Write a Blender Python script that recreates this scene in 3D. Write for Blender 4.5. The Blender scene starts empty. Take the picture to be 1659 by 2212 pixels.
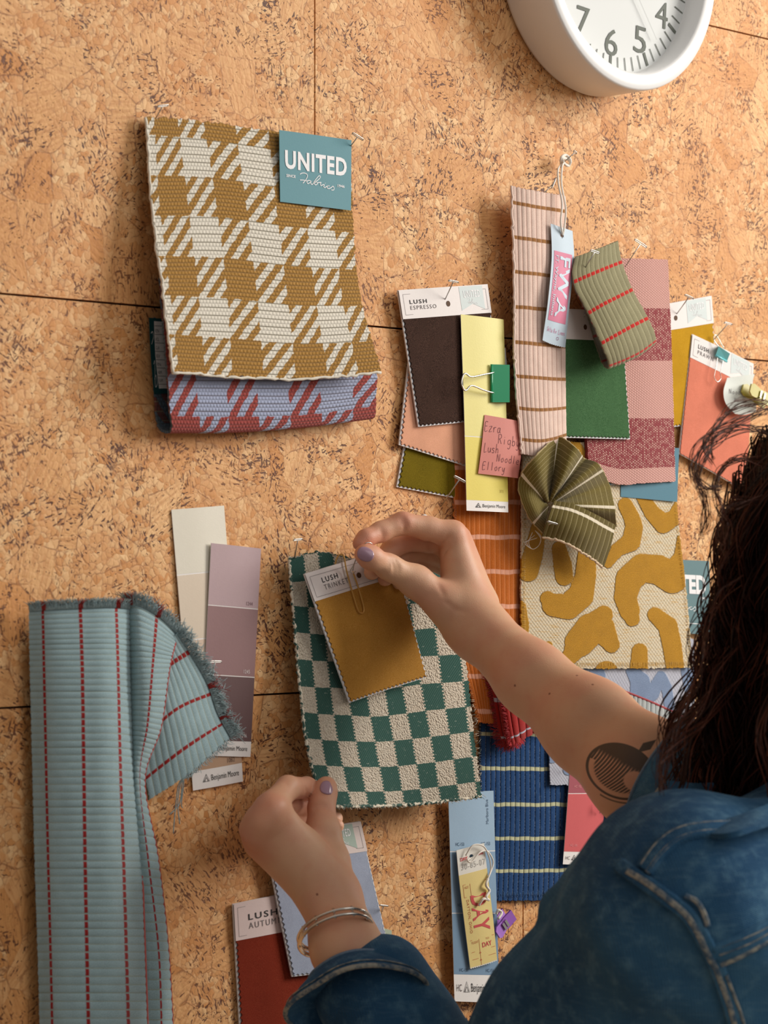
import bpy, math, random
import numpy as np
from mathutils import Vector, Matrix
random.seed(7); RNG = np.random.default_rng(7)
SC = bpy.context.scene
COL = SC.collection
# ------------------------------------------------------------------ camera, light, exposure
F = 5800.0; YAW = math.radians(46.0); D = 1.54; H = 1.45; HOR = 1200.0; CX = 829.5
cam = bpy.data.cameras.new('camera'); co = bpy.data.objects.new('camera', cam); COL.objects.link(co)
co.location = (0, -D, H); co.rotation_euler = (math.pi/2, 0, -YAW)
cam.sensor_fit = 'VERTICAL'; cam.sensor_height = 36; cam.lens = F*36/2212
cam.shift_y = (HOR-1106)/2212; cam.clip_start = .05
cam.dof.use_dof = True; cam.dof.focus_distance = 2.26; cam.dof.aperture_fstop = 11
SC.camera = co
SC.view_settings.view_transform = 'Standard'; SC.view_settings.look = 'None'
SC.view_settings.gamma = 1; SC.view_settings.use_curve_mapping = False
SC.view_settings.exposure = 0.12
def area(name, loc, target, size, power, color, sy=None):
    l = bpy.data.lights.new(name, 'AREA'); l.shape = 'RECTANGLE'; l.size = size; l.size_y = sy or size
    l.energy = power; l.color = color
    o = bpy.data.objects.new(name, l); COL.objects.link(o); o.location = loc
    o.rotation_euler = (Vector(target)-Vector(loc)).to_track_quat('-Z', 'Y').to_euler()
    return o
area('window_light', (3.9, -1.75, H+1.15), (1.75, 0, H), 1.3, 93, (1, .955, .89), 1.5)
area('room_light', (1.7, -3.0, H+1.3), (1.9, 0, H), 2.2, 19, (1, .96, .93))
w = bpy.data.worlds.new('world'); SC.world = w; w.use_nodes = True
w.node_tree.nodes['Background'].inputs[0].default_value = (1, .95, .9, 1)
w.node_tree.nodes['Background'].inputs[1].default_value = .25
SC.cycles.max_bounces = 5; SC.cycles.diffuse_bounces = 3; SC.cycles.glossy_bounces = 2

# ------------------------------------------------------------------ helpers
def lin(c):
    c = c/255.0
    return c/12.92 if c <= .04045 else ((c+.055)/1.055)**2.4
def C(r, g, b): return (lin(r), lin(g), lin(b), 1)
SY, CY = math.sin(YAW), math.cos(YAW)
def W(px, py, h):
    """the point of the place seen at pixel (px, py) at h millimetres off the wall"""
    px = np.asarray(px, float); py = np.asarray(py, float); h = np.asarray(h, float)/1000
    Dp = D-h; a = YAW+np.arctan((px-CX)/F); X = Dp*np.tan(a); dep = Dp*CY+X*SY
    return np.stack([X, -h, H+(HOR-py)*dep/F], -1)
def proj(P):
    P = np.asarray(P, float); Y = P[..., 1]+D
    dep = Y*CY+P[..., 0]*SY; r = P[..., 0]*CY-Y*SY
    return CX+F*r/dep, HOR-F*(P[..., 2]-H)/dep
def thing(name, label, cat, loc=(0, 0, 0), group=None):
    o = bpy.data.objects.new(name, None); COL.objects.link(o); o.location = loc; o.empty_display_size = .01
    o['label'] = label; o['category'] = cat
    if group: o['group'] = group
    return o
def tag(o, label, cat, group=None):
    o['label'] = label; o['category'] = cat
    if group: o['group'] = group
    return o
def mesh(name, V_, F_, mats, parent=None, smooth=True, mi=None, uv=None, met=None, attrs=None):
    me = bpy.data.meshes.new(name)
    V_ = np.asarray(V_, float)
    if parent is not None: V_ = V_-np.array(parent_loc(parent))
    if isinstance(F_, np.ndarray):
        n, k = F_.shape
        me.vertices.add(len(V_)); me.vertices.foreach_set('co', V_.ravel())
        me.loops.add(n*k); me.loops.foreach_set('vertex_index', F_.ravel().astype(np.int32))
        me.polygons.add(n); me.polygons.foreach_set('loop_start', (np.arange(n)*k).astype(np.int32))
        me.update(calc_edges=True)
    else:
        me.from_pydata([tuple(v) for v in V_], [], F_)
    if not isinstance(mats, (list, tuple)): mats = [mats]
    for m in mats: me.materials.append(m)
    if mi is not None: me.polygons.foreach_set('material_index', np.asarray(mi, np.int32))
    me.polygons.foreach_set('use_smooth', [smooth]*len(me.polygons))
    if uv is not None:
        vi = np.empty(len(me.loops), np.int32); me.loops.foreach_get('vertex_index', vi)
        for nm, arr in (('UVMap', uv), ('Metric', met)):
            if arr is None: continue
            l = me.uv_layers.new(name=nm); l.data.foreach_set('uv', np.asarray(arr, float)[vi].ravel())
    for nm, arr in (attrs or {}).items():
        a = me.attributes.new(nm, 'FLOAT', 'POINT'); a.data.foreach_set('value', np.asarray(arr, np.float32))
    me.validate(); me.update()
    o = bpy.data.objects.new(name, me); COL.objects.link(o)
    if parent is not None: o.parent = parent
    return o
def parent_loc(p):
    l = np.array(p.location)
    while p.parent: p = p.parent; l = l+np.array(p.location)
    return l

# ------------------------------------------------------------------ node language
class V:
    def __init__(s, T, k): s.T = T; s.k = k
    def m(s, op, *o, clamp=False):
        n = s.T.t.nodes.new('ShaderNodeMath'); n.operation = op; n.use_clamp = clamp
        for i, x in enumerate((s,)+o): s.T.put(n.inputs[i], x)
        return V(s.T, n.outputs[0])
    def __add__(s, o): return s.m('ADD', o)
    __radd__ = __add__
    def __sub__(s, o): return s.m('SUBTRACT', o)
    def __rsub__(s, o): return V.m(s*-1, 'ADD', o)
    def __mul__(s, o): return s.m('MULTIPLY', o)
    __rmul__ = __mul__
    def __truediv__(s, o): return s.m('DIVIDE', o)
    def __lt__(s, o): return s.m('LESS_THAN', o)
    def __gt__(s, o): return s.m('GREATER_THAN', o)
    def fract(s): return s.m('FRACT')
    def floor(s): return s.m('FLOOR')
    def sin(s): return s.m('SINE')
    def abs(s): return s.m('ABSOLUTE')
    def pow(s, o): return s.m('POWER', o)
    def min(s, o): return s.m('MINIMUM', o)
    def max(s, o): return s.m('MAXIMUM', o)
    def step(s, a, b):
        n = s.T.t.nodes.new('ShaderNodeMapRange'); n.interpolation_type = 'SMOOTHSTEP'
        s.T.put(n.inputs[0], s); s.T.put(n.inputs[1], a); s.T.put(n.inputs[2], b)
        return V(s.T, n.outputs[0])
    def band(s, c, hw, soft=.0): # 1 inside |s-c|<hw
        d = (s-c).abs()
        return 1-d.step(hw-soft, hw+soft) if soft else (d < hw)
class T_:
    def __init__(T, t): T.t = t; T._c = {}
    def put(T, sock, x):
        if isinstance(x, V): T.t.links.new(x.k, sock)
        elif sock.type == 'RGBA' and not isinstance(x, (int, float)): sock.default_value = x
        elif sock.type == 'VECTOR': sock.default_value = x if isinstance(x, tuple) else (x, x, x)
        else: sock.default_value = x if not isinstance(x, (int, float)) or sock.type != 'RGBA' else (x, x, x, 1)
    def uvmap(T, nm):
        n = T.t.nodes.new('ShaderNodeUVMap'); n.uv_map = nm; return V(T, n.outputs[0])
    def sep(T, v):
        n = T.t.nodes.new('ShaderNodeSeparateXYZ'); T.put(n.inputs[0], v); return [V(T, n.outputs[i]) for i in range(3)]
    def com(T, x, y, z=0.0):
        n = T.t.nodes.new('ShaderNodeCombineXYZ')
        for i, a in enumerate((x, y, z)): T.put(n.inputs[i], a)
        return V(T, n.outputs[0])
    @property
    def uv(T):
        if 'uv' not in T._c: T._c['uv'] = T.sep(T.uvmap('UVMap'))[:2]
        return T._c['uv']
    @property
    def met(T):
        if 'met' not in T._c: T._c['met'] = T.uvmap('Metric')
        return T._c['met']
    def obj(T):
        n = T.t.nodes.new('ShaderNodeTexCoord'); return V(T, n.outputs['Object'])
    def pos(T):
        n = T.t.nodes.new('ShaderNodeNewGeometry'); return V(T, n.outputs['Position'])
    def attr(T, nm):
        n = T.t.nodes.new('ShaderNodeAttribute'); n.attribute_name = nm; return V(T, n.outputs['Fac'])
    def noise(T, v, s, d=2.0, r=.5, dist=0.0, col=False):
        n = T.t.nodes.new('ShaderNodeTexNoise'); T.put(n.inputs['Vector'], v); n.inputs['Scale'].default_value = s
        n.inputs['Detail'].default_value = d; n.inputs['Roughness'].default_value = r; n.inputs['Distortion'].default_value = dist
        return V(T, n.outputs[1 if col else 0])
    def vor(T, v, s, feat='F1', out=0, rnd=1.0):
        n = T.t.nodes.new('ShaderNodeTexVoronoi'); n.feature = feat; T.put(n.inputs['Vector'], v)
        n.inputs['Scale'].default_value = s; n.inputs['Randomness'].default_value = rnd
        return V(T, n.outputs[out])
    def mix(T, f, a, b):
        n = T.t.nodes.new('ShaderNodeMix'); n.data_type = 'RGBA'; T.put(n.inputs[0], f)
        T.put(n.inputs[6], a); T.put(n.inputs[7], b); return V(T, n.outputs[2])
    def mul(T, f, a, b):
        n = T.t.nodes.new('ShaderNodeMix'); n.data_type = 'RGBA'; n.blend_type = 'MULTIPLY'; T.put(n.inputs[0], f)
        T.put(n.inputs[6], a); T.put(n.inputs[7], b); return V(T, n.outputs[2])
    def gray(T, v):
        n = T.t.nodes.new('ShaderNodeCombineColor')
        for i in range(3): T.put(n.inputs[i], v)
        return V(T, n.outputs[0])
    def vm(T, op, a, b):
        n = T.t.nodes.new('ShaderNodeVectorMath'); n.operation = op; T.put(n.inputs[0], a)
        if op == 'SCALE': T.put(n.inputs[3], b)
        else: T.put(n.inputs[1], b)
        return V(T, n.outputs[0])
MATS = {}
def mat(name, fn=None, color=None, rough=.7, metal=0.0, bd=.001, bs=1.0, sheen=0.0, sheen_tint=(1, 1, 1, 1), spec=.3, sss=0.0, trans=0.0, **kw):
    m = bpy.data.materials.new(name); m.use_nodes = True; t = m.node_tree; T = T_(t)
    p = t.nodes['Principled BSDF']; p.inputs['Roughness'].default_value = rough; p.inputs['Metallic'].default_value = metal
    p.inputs['Specular IOR Level'].default_value = spec; p.inputs['Sheen Weight'].default_value = sheen
    p.inputs['Sheen Tint'].default_value = sheen_tint; p.inputs['Sheen Roughness'].default_value = .45
    p.inputs['Transmission Weight'].default_value = trans
    if sss:
        p.inputs['Subsurface Weight'].default_value = sss; p.inputs['Subsurface Scale'].default_value = .004
        p.inputs['Subsurface Radius'].default_value = (1, .35, .2)
    if color is not None: p.inputs['Base Color'].default_value = color
    if fn:
        r = fn(T)
        if not isinstance(r, dict): r = {'c': r}
        if 'c' in r: T.put(p.inputs['Base Color'], r['c'])
        if 'r' in r: T.put(p.inputs['Roughness'], r['r'])
        if 'b' in r:
            n = t.nodes.new('ShaderNodeBump'); n.inputs['Strength'].default_value = bs; n.inputs['Distance'].default_value = bd
            T.put(n.inputs['Height'], r['b']); t.links.new(n.outputs[0], p.inputs['Normal'])
    return m

# ------------------------------------------------------------------ surfaces
def catm(Cn, t):
    n = len(Cn)
    ext = np.concatenate([[2*Cn[0]-Cn[1]], Cn, [2*Cn[-1]-Cn[-2]]], 0)
    x = np.clip(t, -.2, 1.2)*(n-1); i = np.clip(np.floor(x).astype(int), 0, n-2); f = x-i
    w = np.stack([-.5*f+f*f-.5*f**3, 1-2.5*f*f+1.5*f**3, .5*f+2*f*f-1.5*f**3, -.5*f*f+.5*f**3], -1)
    return ext, i, w
class Net:
    """a smooth cloth or paper surface through a net of points (px, py, mm off the wall)"""
    def __init__(s, rows):
        s.C = np.stack([W(*np.array(r, float).T) for r in rows])
        g = np.linspace(0, 1, 9); U_, V_ = np.meshgrid(g, g); P = s(U_, V_)
        s.w = np.linalg.norm(np.diff(P, axis=1), axis=2).sum(1).mean(); s.h = np.linalg.norm(np.diff(P, axis=0), axis=2).sum(0).mean()
    def __call__(s, u, v):
        u = np.asarray(u, float); v = np.asarray(v, float); sh = u.shape; u = u.ravel(); v = v.ravel()
        nr, nc, _ = s.C.shape
        ev, iv, wv = catm(s.C, v)
        out = np.zeros((len(u), 3))
        eu = np.concatenate([2*ev[:, :1]-ev[:, 1:2], ev, 2*ev[:, -1:]-ev[:, -2:-1]], 1)
        x = np.clip(u, -.2, 1.2)*(nc-1); iu = np.clip(np.floor(x).astype(int), 0, nc-2); f = x-iu
        wu = np.stack([-.5*f+f*f-.5*f**3, 1-2.5*f*f+1.5*f**3, .5*f+2*f*f-1.5*f**3, -.5*f*f+.5*f**3], -1)
        for a in range(4):
            for b in range(4):
                out += (wv[:, a]*wu[:, b])[:, None]*eu[iv+a, iu+b]
        return out.reshape(sh+(3,))
    def uniform(s, n):
        g = np.linspace(0, 1, 201); P = s(np.full(201, .5), g); L = np.concatenate([[0], np.cumsum(np.linalg.norm(np.diff(P, axis=0), axis=1))]); vs = np.interp(np.linspace(0, L[-1], n), L, g)
        us = np.linspace(0, 1, s.C.shape[1]); s.C = s(*np.meshgrid(us, vs)); return s
    def n(s, u, v, e=.01):
        u = np.asarray(u, float); v = np.asarray(v, float)
        du = s(u+e, v)-s(u-e, v); dv = s(u, v+e)-s(u, v-e)
        n = -np.cross(du, dv); return n/np.maximum(np.linalg.norm(n, axis=-1, keepdims=True), 1e-12)
    def M(s, u, v, lift=0.0):
        u = np.asarray(u, float); v = np.asarray(v, float)
        return s(u, v)+s.n(u, v)*np.asarray(lift)[..., None] if np.ndim(lift) else s(u, v)+s.n(u, v)*lift
    def uv_at(s, px, py):
        """nearest (u, v) to a pixel"""
        g = np.linspace(-.1, 1.1, 61); U_, V_ = np.meshgrid(g, g); x, y = proj(s(U_, V_))
        k = np.argmin((x-px)**2+(y-py)**2); u, v = U_.ravel()[k], V_.ravel()[k]
        for _ in range(6):
            x0, y0 = proj(s(np.array([u, u+.004, u]), np.array([v, v, v+.004])))
            J = np.array([[x0[1]-x0[0], x0[2]-x0[0]], [y0[1]-y0[0], y0[2]-y0[0]]])/.004
            d = np.linalg.solve(J, [px-x0[0], py-y0[0]]); u += np.clip(d[0], -.1, .1); v += np.clip(d[1], -.1, .1)
        return u, v
def quad(TL, TR, BR, BL, h=(2, 2, 2, 2), bow=1.0, bowv=0.0):
    """3 x 3 net from four pixel corners; bow lifts the middle column, bowv the middle row (mm)"""
    if np.ndim(h) == 0: h = (h,)*4
    c = W(*np.array([TL+(h[0],), TR+(h[1],), BR+(h[2],), BL+(h[3],)], float).T)
    n = Net.__new__(Net); Cn = np.zeros((3, 3, 3))
    for i, v in enumerate((0, .5, 1)):
        for j, u in enumerate((0, .5, 1)):
            Cn[i, j] = (1-v)*((1-u)*c[0]+u*c[1])+v*((1-u)*c[3]+u*c[2])
            Cn[i, j, 1] -= (bow*(j == 1)+bowv*(i == 1))/1000
    n.C = Cn; n.w = (np.linalg.norm(c[1]-c[0])+np.linalg.norm(c[2]-c[3]))/2; n.h = (np.linalg.norm(c[3]-c[0])+np.linalg.norm(c[2]-c[1]))/2
    return n
def sheet(name, N, mats, parent=None, nu=24, nv=24, th=.6, reg=(0, 0, 1, 1), lift=0.0, relief=None, zig=None, jag=0.0, sd=None, wav=0.0, hole=None):
    """reg = (u0, v0, u1, v1); th thickness mm; zig = (amp mm, period mm, sides 'LRTB'); jag = random ragged edge mm"""
    u0, v0, u1, v1 = reg
    a = np.linspace(u0, u1, nu+1); b = np.linspace(v0, v1, nv+1); Ug, Vg = np.meshgrid(a, b)
    Uo, Vo = Ug.copy(), Vg.copy()
    if zig:
        am, pe, sides = zig; L = N.w*(u1-u0)*1000; Hh = N.h*(v1-v0)*1000
        def tri(x): return (np.abs((x/pe) % 1-.5)*2)
        s, t = (Ug-u0)/(u1-u0), (Vg-v0)/(v1-v0)
        cell = 1.5/nu; cv = 1.5/nv
        if 'L' in sides: Ug = Ug+(u1-u0)*am/L*tri(t*Hh)*np.clip(1-s/cell, 0, 1)
        if 'R' in sides: Ug = Ug-(u1-u0)*am/L*tri(t*Hh)*np.clip(1-(1-s)/cell, 0, 1)
        if 'B' in sides: Vg = Vg-(v1-v0)*am/Hh*tri(s*L)*np.clip(1-(1-t)/cv, 0, 1)
        if 'T' in sides: Vg = Vg+(v1-v0)*am/Hh*tri(s*L)*np.clip(1-t/cv, 0, 1)
    if jag:
        s, t = (Ug-u0)/(u1-u0), (Vg-v0)/(v1-v0)
        L = N.w*1000; Hh = N.h*1000
        for arr, amt, msk, axis in ((0, jag/L, s < 1e-6, 0), (0, jag/L, s > 1-1e-6, 0), (1, jag/Hh, t < 1e-6, 1), (1, jag/Hh, t > 1-1e-6, 1)):
            r = RNG.normal(0, 1, Ug.shape)*amt*.5
            if arr == 0: Ug = Ug+np.where(msk, r, 0)
            else: Vg = Vg+np.where(msk, r, 0)
    r = lift/1000*np.ones_like(Ug)
    if relief is not None: r = r+relief(Uo, Vo)
    if wav:
        r = r+wav/1000*(np.sin(Uo*7+1.3*Vo*5)+np.sin(Vo*9-Uo*3+2))*.5
    nrm = N.n(Ug, Vg); P = N(Ug, Vg)
    A = P+nrm*r[..., None]; Bk = P+nrm*(lift/1000-th/1000)
    n1 = (nu+1)*(nv+1); idx = np.arange(n1).reshape(nv+1, nu+1)
    f = np.stack([idx[:-1, :-1], idx[1:, :-1], idx[1:, 1:], idx[:-1, 1:]], -1).reshape(-1, 4)
    if hole is not None:
        hu, hv, hr = hole; cc = (Ug[:-1, :-1]+Ug[1:, 1:])/2, (Vg[:-1, :-1]+Vg[1:, 1:])/2
        keep = (((cc[0]-hu)*N.w)**2+((cc[1]-hv)*N.h)**2 > (hr/1000)**2).ravel(); f = f[keep]
    fb = f[:, ::-1]+n1
    e = np.concatenate([idx[0, ::-1], idx[:, 0][1:], idx[-1, 1:], idx[::-1, -1][1:]])
    rim = np.stack([e[:-1], e[:-1]+n1, e[1:]+n1, e[1:]], -1)[:, ::-1]
    Fc = np.concatenate([f, fb, rim]); Vv = np.concatenate([A.reshape(-1, 3), Bk.reshape(-1, 3)])
    uv = np.stack([Uo.ravel(), Vo.ravel()], -1); uv = np.concatenate([uv, uv]); met = uv*np.array([N.w, N.h])
    at = None
    if sd is not None:
        x, y = proj(P.reshape(-1, 3)); s_ = sd(x, y); at = {'sd': np.concatenate([s_, s_])}
    if not isinstance(mats, (list, tuple)): mats = [mats]
    mi = np.zeros(len(Fc), int)
    if len(mats) > 1: mi[len(f):] = 1
    o = mesh(name, Vv, Fc, mats, parent, True, mi, uv, met, at); o.data.set_sharp_from_angle(angle=1.0)
    return o
def tube(name, P, r, m, parent=None, sides=8, closed=False, taper=None, flat=1.0, build=True):
    P = np.asarray(P, float); n = len(P)
    tg = np.gradient(P, axis=0)
    if closed: tg = np.roll(P, -1, 0)-np.roll(P, 1, 0)
    tg /= np.maximum(np.linalg.norm(tg, axis=1, keepdims=True), 1e-12)
    up = np.array([.3, -.9, .2]); Nn = np.zeros_like(P)
    x = np.cross(tg[0], up); x /= np.linalg.norm(x)
    for i in range(n):
        x = x-tg[i]*x.dot(tg[i]); x /= max(np.linalg.norm(x), 1e-9); Nn[i] = x
    Bn = np.cross(tg, Nn)
    rr = np.ones(n)*r if taper is None else r*np.asarray(taper)
    a = np.arange(sides)*2*math.pi/sides
    R_ = P[:, None]+rr[:, None, None]*(np.cos(a)[None, :, None]*Nn[:, None]+flat*np.sin(a)[None, :, None]*Bn[:, None])
    idx = np.arange(n*sides).reshape(n, sides)
    i0 = idx if closed else idx[:-1]; i1 = np.roll(idx, -1, 0) if closed else idx[1:]
    Fc = np.stack([i0, np.roll(i0, -1, 1), np.roll(i1, -1, 1), i1], -1).reshape(-1, 4)
    Vv = R_.reshape(-1, 3)
    if not closed:
        Vv = np.concatenate([Vv, P[:1], P[-1:]]); k = n*sides
        c0 = np.stack([np.full(sides, k), np.roll(idx[0], -1), idx[0], idx[0]], -1); c1 = np.stack([np.full(sides, k+1), idx[-1], np.roll(idx[-1], -1), np.roll(idx[-1], -1)], -1)
        tri = [tuple(int(q) for q in t[:3]) for t in np.concatenate([c0, c1])]
        Fl = [tuple(int(q) for q in t) for t in Fc]+tri
    else: Fl = [tuple(int(q) for q in t) for t in Fc]
    if not build: return Vv, Fl
    return mesh(name, Vv, Fl, m, parent)
def multi(name, pieces, m, parent=None, smooth=True):
    Vv = []; Fl = []; k = 0
    for a, f in pieces:
        Vv.append(np.asarray(a)); Fl += [tuple(int(i)+k for i in t) for t in f]; k += len(a)
    return mesh(name, np.concatenate(Vv), Fl, m, parent, smooth)
def smoothpath(P, n=40, closed=False):
    P = np.asarray(P, float)
    if closed: P = np.concatenate([P, P[:1]])
    t = np.linspace(0, 1, n); e, i, wt = catm(P, t)
    if closed: e[0] = P[-2]; e[-1] = P[1]
    return sum(wt[:, a:a+1]*e[i+a] for a in range(4))
def box8(c):
    return np.asarray(c), [(0, 1, 2, 3), (7, 6, 5, 4), (0, 4, 5, 1), (1, 5, 6, 2), (2, 6, 7, 3), (3, 7, 4, 0)]
def prism(front, back):
    n = len(front); return np.concatenate([front, back]), [tuple(range(n)), tuple(range(2*n-1, n-1, -1))]+[(i, i+n, (i+1) % n+n, (i+1) % n) for i in range(n)]
# ---- printing on sheets
def carrier(p):
    """printing belongs to the sheet it is printed on"""
    if p.parent is None:
        for c in p.children:
            if c.name.split('.')[0] in ('header', 'label_card', 'strip_card', 'tag_card', 'note_sheet', 'dial'): return c
    return p
_TC = {}
def textgeo(s, bold=0.0, space=1.0):
    k = (s, bold, space)
    if k not in _TC:
        cu = bpy.data.curves.new('t', 'FONT'); cu.body = s; cu.offset = bold; cu.resolution_u = 3; cu.space_character = space
        o = bpy.data.objects.new('t', cu); COL.objects.link(o)
        bpy.context.view_layer.update()
        me = bpy.data.meshes.new_from_object(o.evaluated_get(bpy.context.evaluated_depsgraph_get()))
        v = np.array([q.co[:2] for q in me.vertices]); f = [tuple(p.vertices) for p in me.polygons]
        bpy.data.objects.remove(o); bpy.data.curves.remove(cu); bpy.data.meshes.remove(me)
        lo, hi = v.min(0), v.max(0); _TC[k] = ((v-lo)/(hi-lo), f)
    return _TC[k]
def text(s, N, box, m, parent, rot=0, bold=0.0, lift=.35, name='lettering', space=1.0, slant=0.0):
    """text stretched into box (u0, v0, u1, v1); rot 90 = reads downwards, -90 = reads upwards"""
    v, f = textgeo(s, bold, space); x, y = v[:, 0], v[:, 1]
    if slant: x = x*(1-slant)+y*slant
    if rot == 0: a, b = x, 1-y
    elif rot == 90: a, b = y, x
    else: a, b = 1-y, 1-x
    P = N.M(box[0]+a*(box[2]-box[0]), box[1]+b*(box[3]-box[1]), lift/1000)
    return mesh(name, P, f, m, carrier(parent), False)
def strokes(name, lines, N, wd, m, parent, lift=.3, sm=True):
    """polylines in (u, v) as thin ribbons of ink, wd in mm"""
    pcs = []
    for L in lines:
        L = np.array(L, float)
        if sm and len(L) > 2: L = smoothpath(L, len(L)*5)
        met = L*np.array([N.w, N.h]); t = np.gradient(met, axis=0); t /= np.maximum(np.linalg.norm(t, axis=1, keepdims=True), 1e-12)
        q = np.stack([-t[:, 1], t[:, 0]], 1)*wd/2000/np.array([N.w, N.h])
        a, b = L+q, L-q
        P = np.concatenate([N.M(a[:, 0], a[:, 1], lift/1000), N.M(b[:, 0], b[:, 1], lift/1000)]); n = len(L)
        pcs.append((P, [(i, i+n, i+n+1, i+1) for i in range(n-1)]))
    return multi(name, pcs, m, carrier(parent), False)
def rect(N, u0, v0, u1, v1):
    k = 8; return [[(u0, v0), (u1, v0)], [(u1, v0), (u1, v1)], [(u1, v1), (u0, v1)], [(u0, v1), (u0, v0)]]
def patch(name, N, box, m, parent, lift=.25, n=4):
    return sheet(name, N, m, carrier(parent), n, n, th=.1, reg=box, lift=lift)
def poly(name, N, pts, m, parent, lift=.25):
    p = np.array(pts, float); return mesh(name, N.M(p[:, 0], p[:, 1], lift/1000), [tuple(range(len(p)))[::-1]], m, carrier(parent), False)
# hand lettering: strokes in a unit box (x right, y down, 0 top of capitals, 1 baseline)
GL = {'E': [[(.8, .05), (.1, .1), (.05, 1), (.8, .95)], [(.05, .5), (.65, .48)]], 'z': [[(.1, .5), (.8, .45), (.1, 1), (.85, .95)]],
 'r': [[(.15, .5), (.2, 1)], [(.2, .7), (.4, .5), (.8, .5)]], 'a': [[(.8, .5), (.3, .5), (.1, .8), (.3, 1), (.65, .9), (.8, .5)], [(.8, .5), (.78, .85), (1, 1)]],
 'R': [[(.1, .05), (.15, 1)], [(.1, .1), (.6, .05), (.8, .3), (.5, .5), (.15, .52)], [(.4, .52), (.9, 1)]], 'i': [[(.4, .5), (.42, 1)], [(.4, .25), (.42, .3)]],
 'g': [[(.8, .5), (.3, .5), (.1, .75), (.4, .95), (.75, .8), (.8, .5)], [(.8, .5), (.8, 1.2), (.5, 1.4), (.2, 1.3)]],
 'b': [[(.15, 0), (.15, 1)], [(.15, .7), (.5, .5), (.85, .7), (.6, 1), (.15, .95)]], 'y': [[(.1, .5), (.2, .85), (.5, .95), (.8, .5)], [(.8, .5), (.7, 1.2), (.4, 1.4), (.1, 1.3)]],
 'L': [[(.15, .05), (.12, 1), (.8, .97)]], 'u': [[(.1, .5), (.15, .9), (.5, 1), (.8, .8), (.82, .5)], [(.82, .5), (.9, 1)]],
 's': [[(.8, .55), (.3, .5), (.2, .65), (.7, .8), (.65, 1), (.1, .97)]], 'h': [[(.15, 0), (.15, 1)], [(.15, .7), (.5, .5), (.75, .65), (.8, 1)]],
 'N': [[(.1, 1), (.12, .1), (.75, .95), (.8, .05)]], 'o': [[(.5, .5), (.12, .7), (.4, 1), (.8, .8), (.6, .5), (.5, .5)]],
 'd': [[(.8, .55), (.3, .5), (.1, .8), (.4, 1), (.8, .85)], [(.8, 0), (.82, 1)]], 'l': [[(.4, 0), (.4, 1)]], 'e': [[(.1, .75), (.8, .7), (.6, .5), (.2, .55), (.1, .85), (.4, 1), (.8, .95)]],
 'D': [[(.15, .1), (.1, 1)], [(.05, .15), (.6, .1), (.95, .5), (.6, .95), (.1, 1)]], 't': [[(.4, .15), (.4, .95), (.7, .95)], [(.1, .45), (.75, .42)]],
 'A': [[(.1, 1), (.5, .05), (.85, 1)], [(.25, .65), (.75, .62)]], 'n': [[(.15, .5), (.15, 1)], [(.15, .65), (.5, .5), (.75, .65), (.8, 1)]],
 'P': [[(.15, .05), (.1, 1)], [(.15, .1), (.7, .1), (.75, .4), (.15, .55)]], 'W': [[(.0, .1), (.2, 1), (.5, .4), (.7, 1), (1, .05)]], ' ': []}
def hand(s, box, slant=0.0):
    out = []; n = len(s)
    for k, ch in enumerate(s):
        for L in GL.get(ch, GL['e']):
            out.append([(box[0]+(k+x*.82+slant*(1-y))/n*(box[2]-box[0]), box[1]+y*(box[3]-box[1])) for x, y in L])
    return out
FABRICS = [[(.0, .12), (.06, .02), (.14, .0), (.2, .08), (.2, .25), (.15, .5), (.08, .72)], [(.0, .52), (.1, .5), (.19, .52)],
 [(.3, .5), (.24, .47), (.19, .58), (.22, .7), (.29, .58), (.31, .5), (.3, .68), (.35, .7), (.41, .45), (.48, .2), (.53, .06), (.57, .1), (.53, .28), (.43, .52), (.4, .66), (.44, .72), (.49, .6), (.45, .52), (.48, .55), (.55, .52), (.59, .5), (.57, .62), (.58, .74)],
 [(.58, .74), (.66, .62), (.68, .66), (.66, .78), (.7, .82), (.76, .7), (.82, .66)], [(.7, .5), (.71, .52)], [(.83, .68), (.78, .68), (.76, .82), (.81, .86), (.88, .76), (.92, .66), (.95, .72), (.95, .9), (.88, .94)]]
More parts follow.
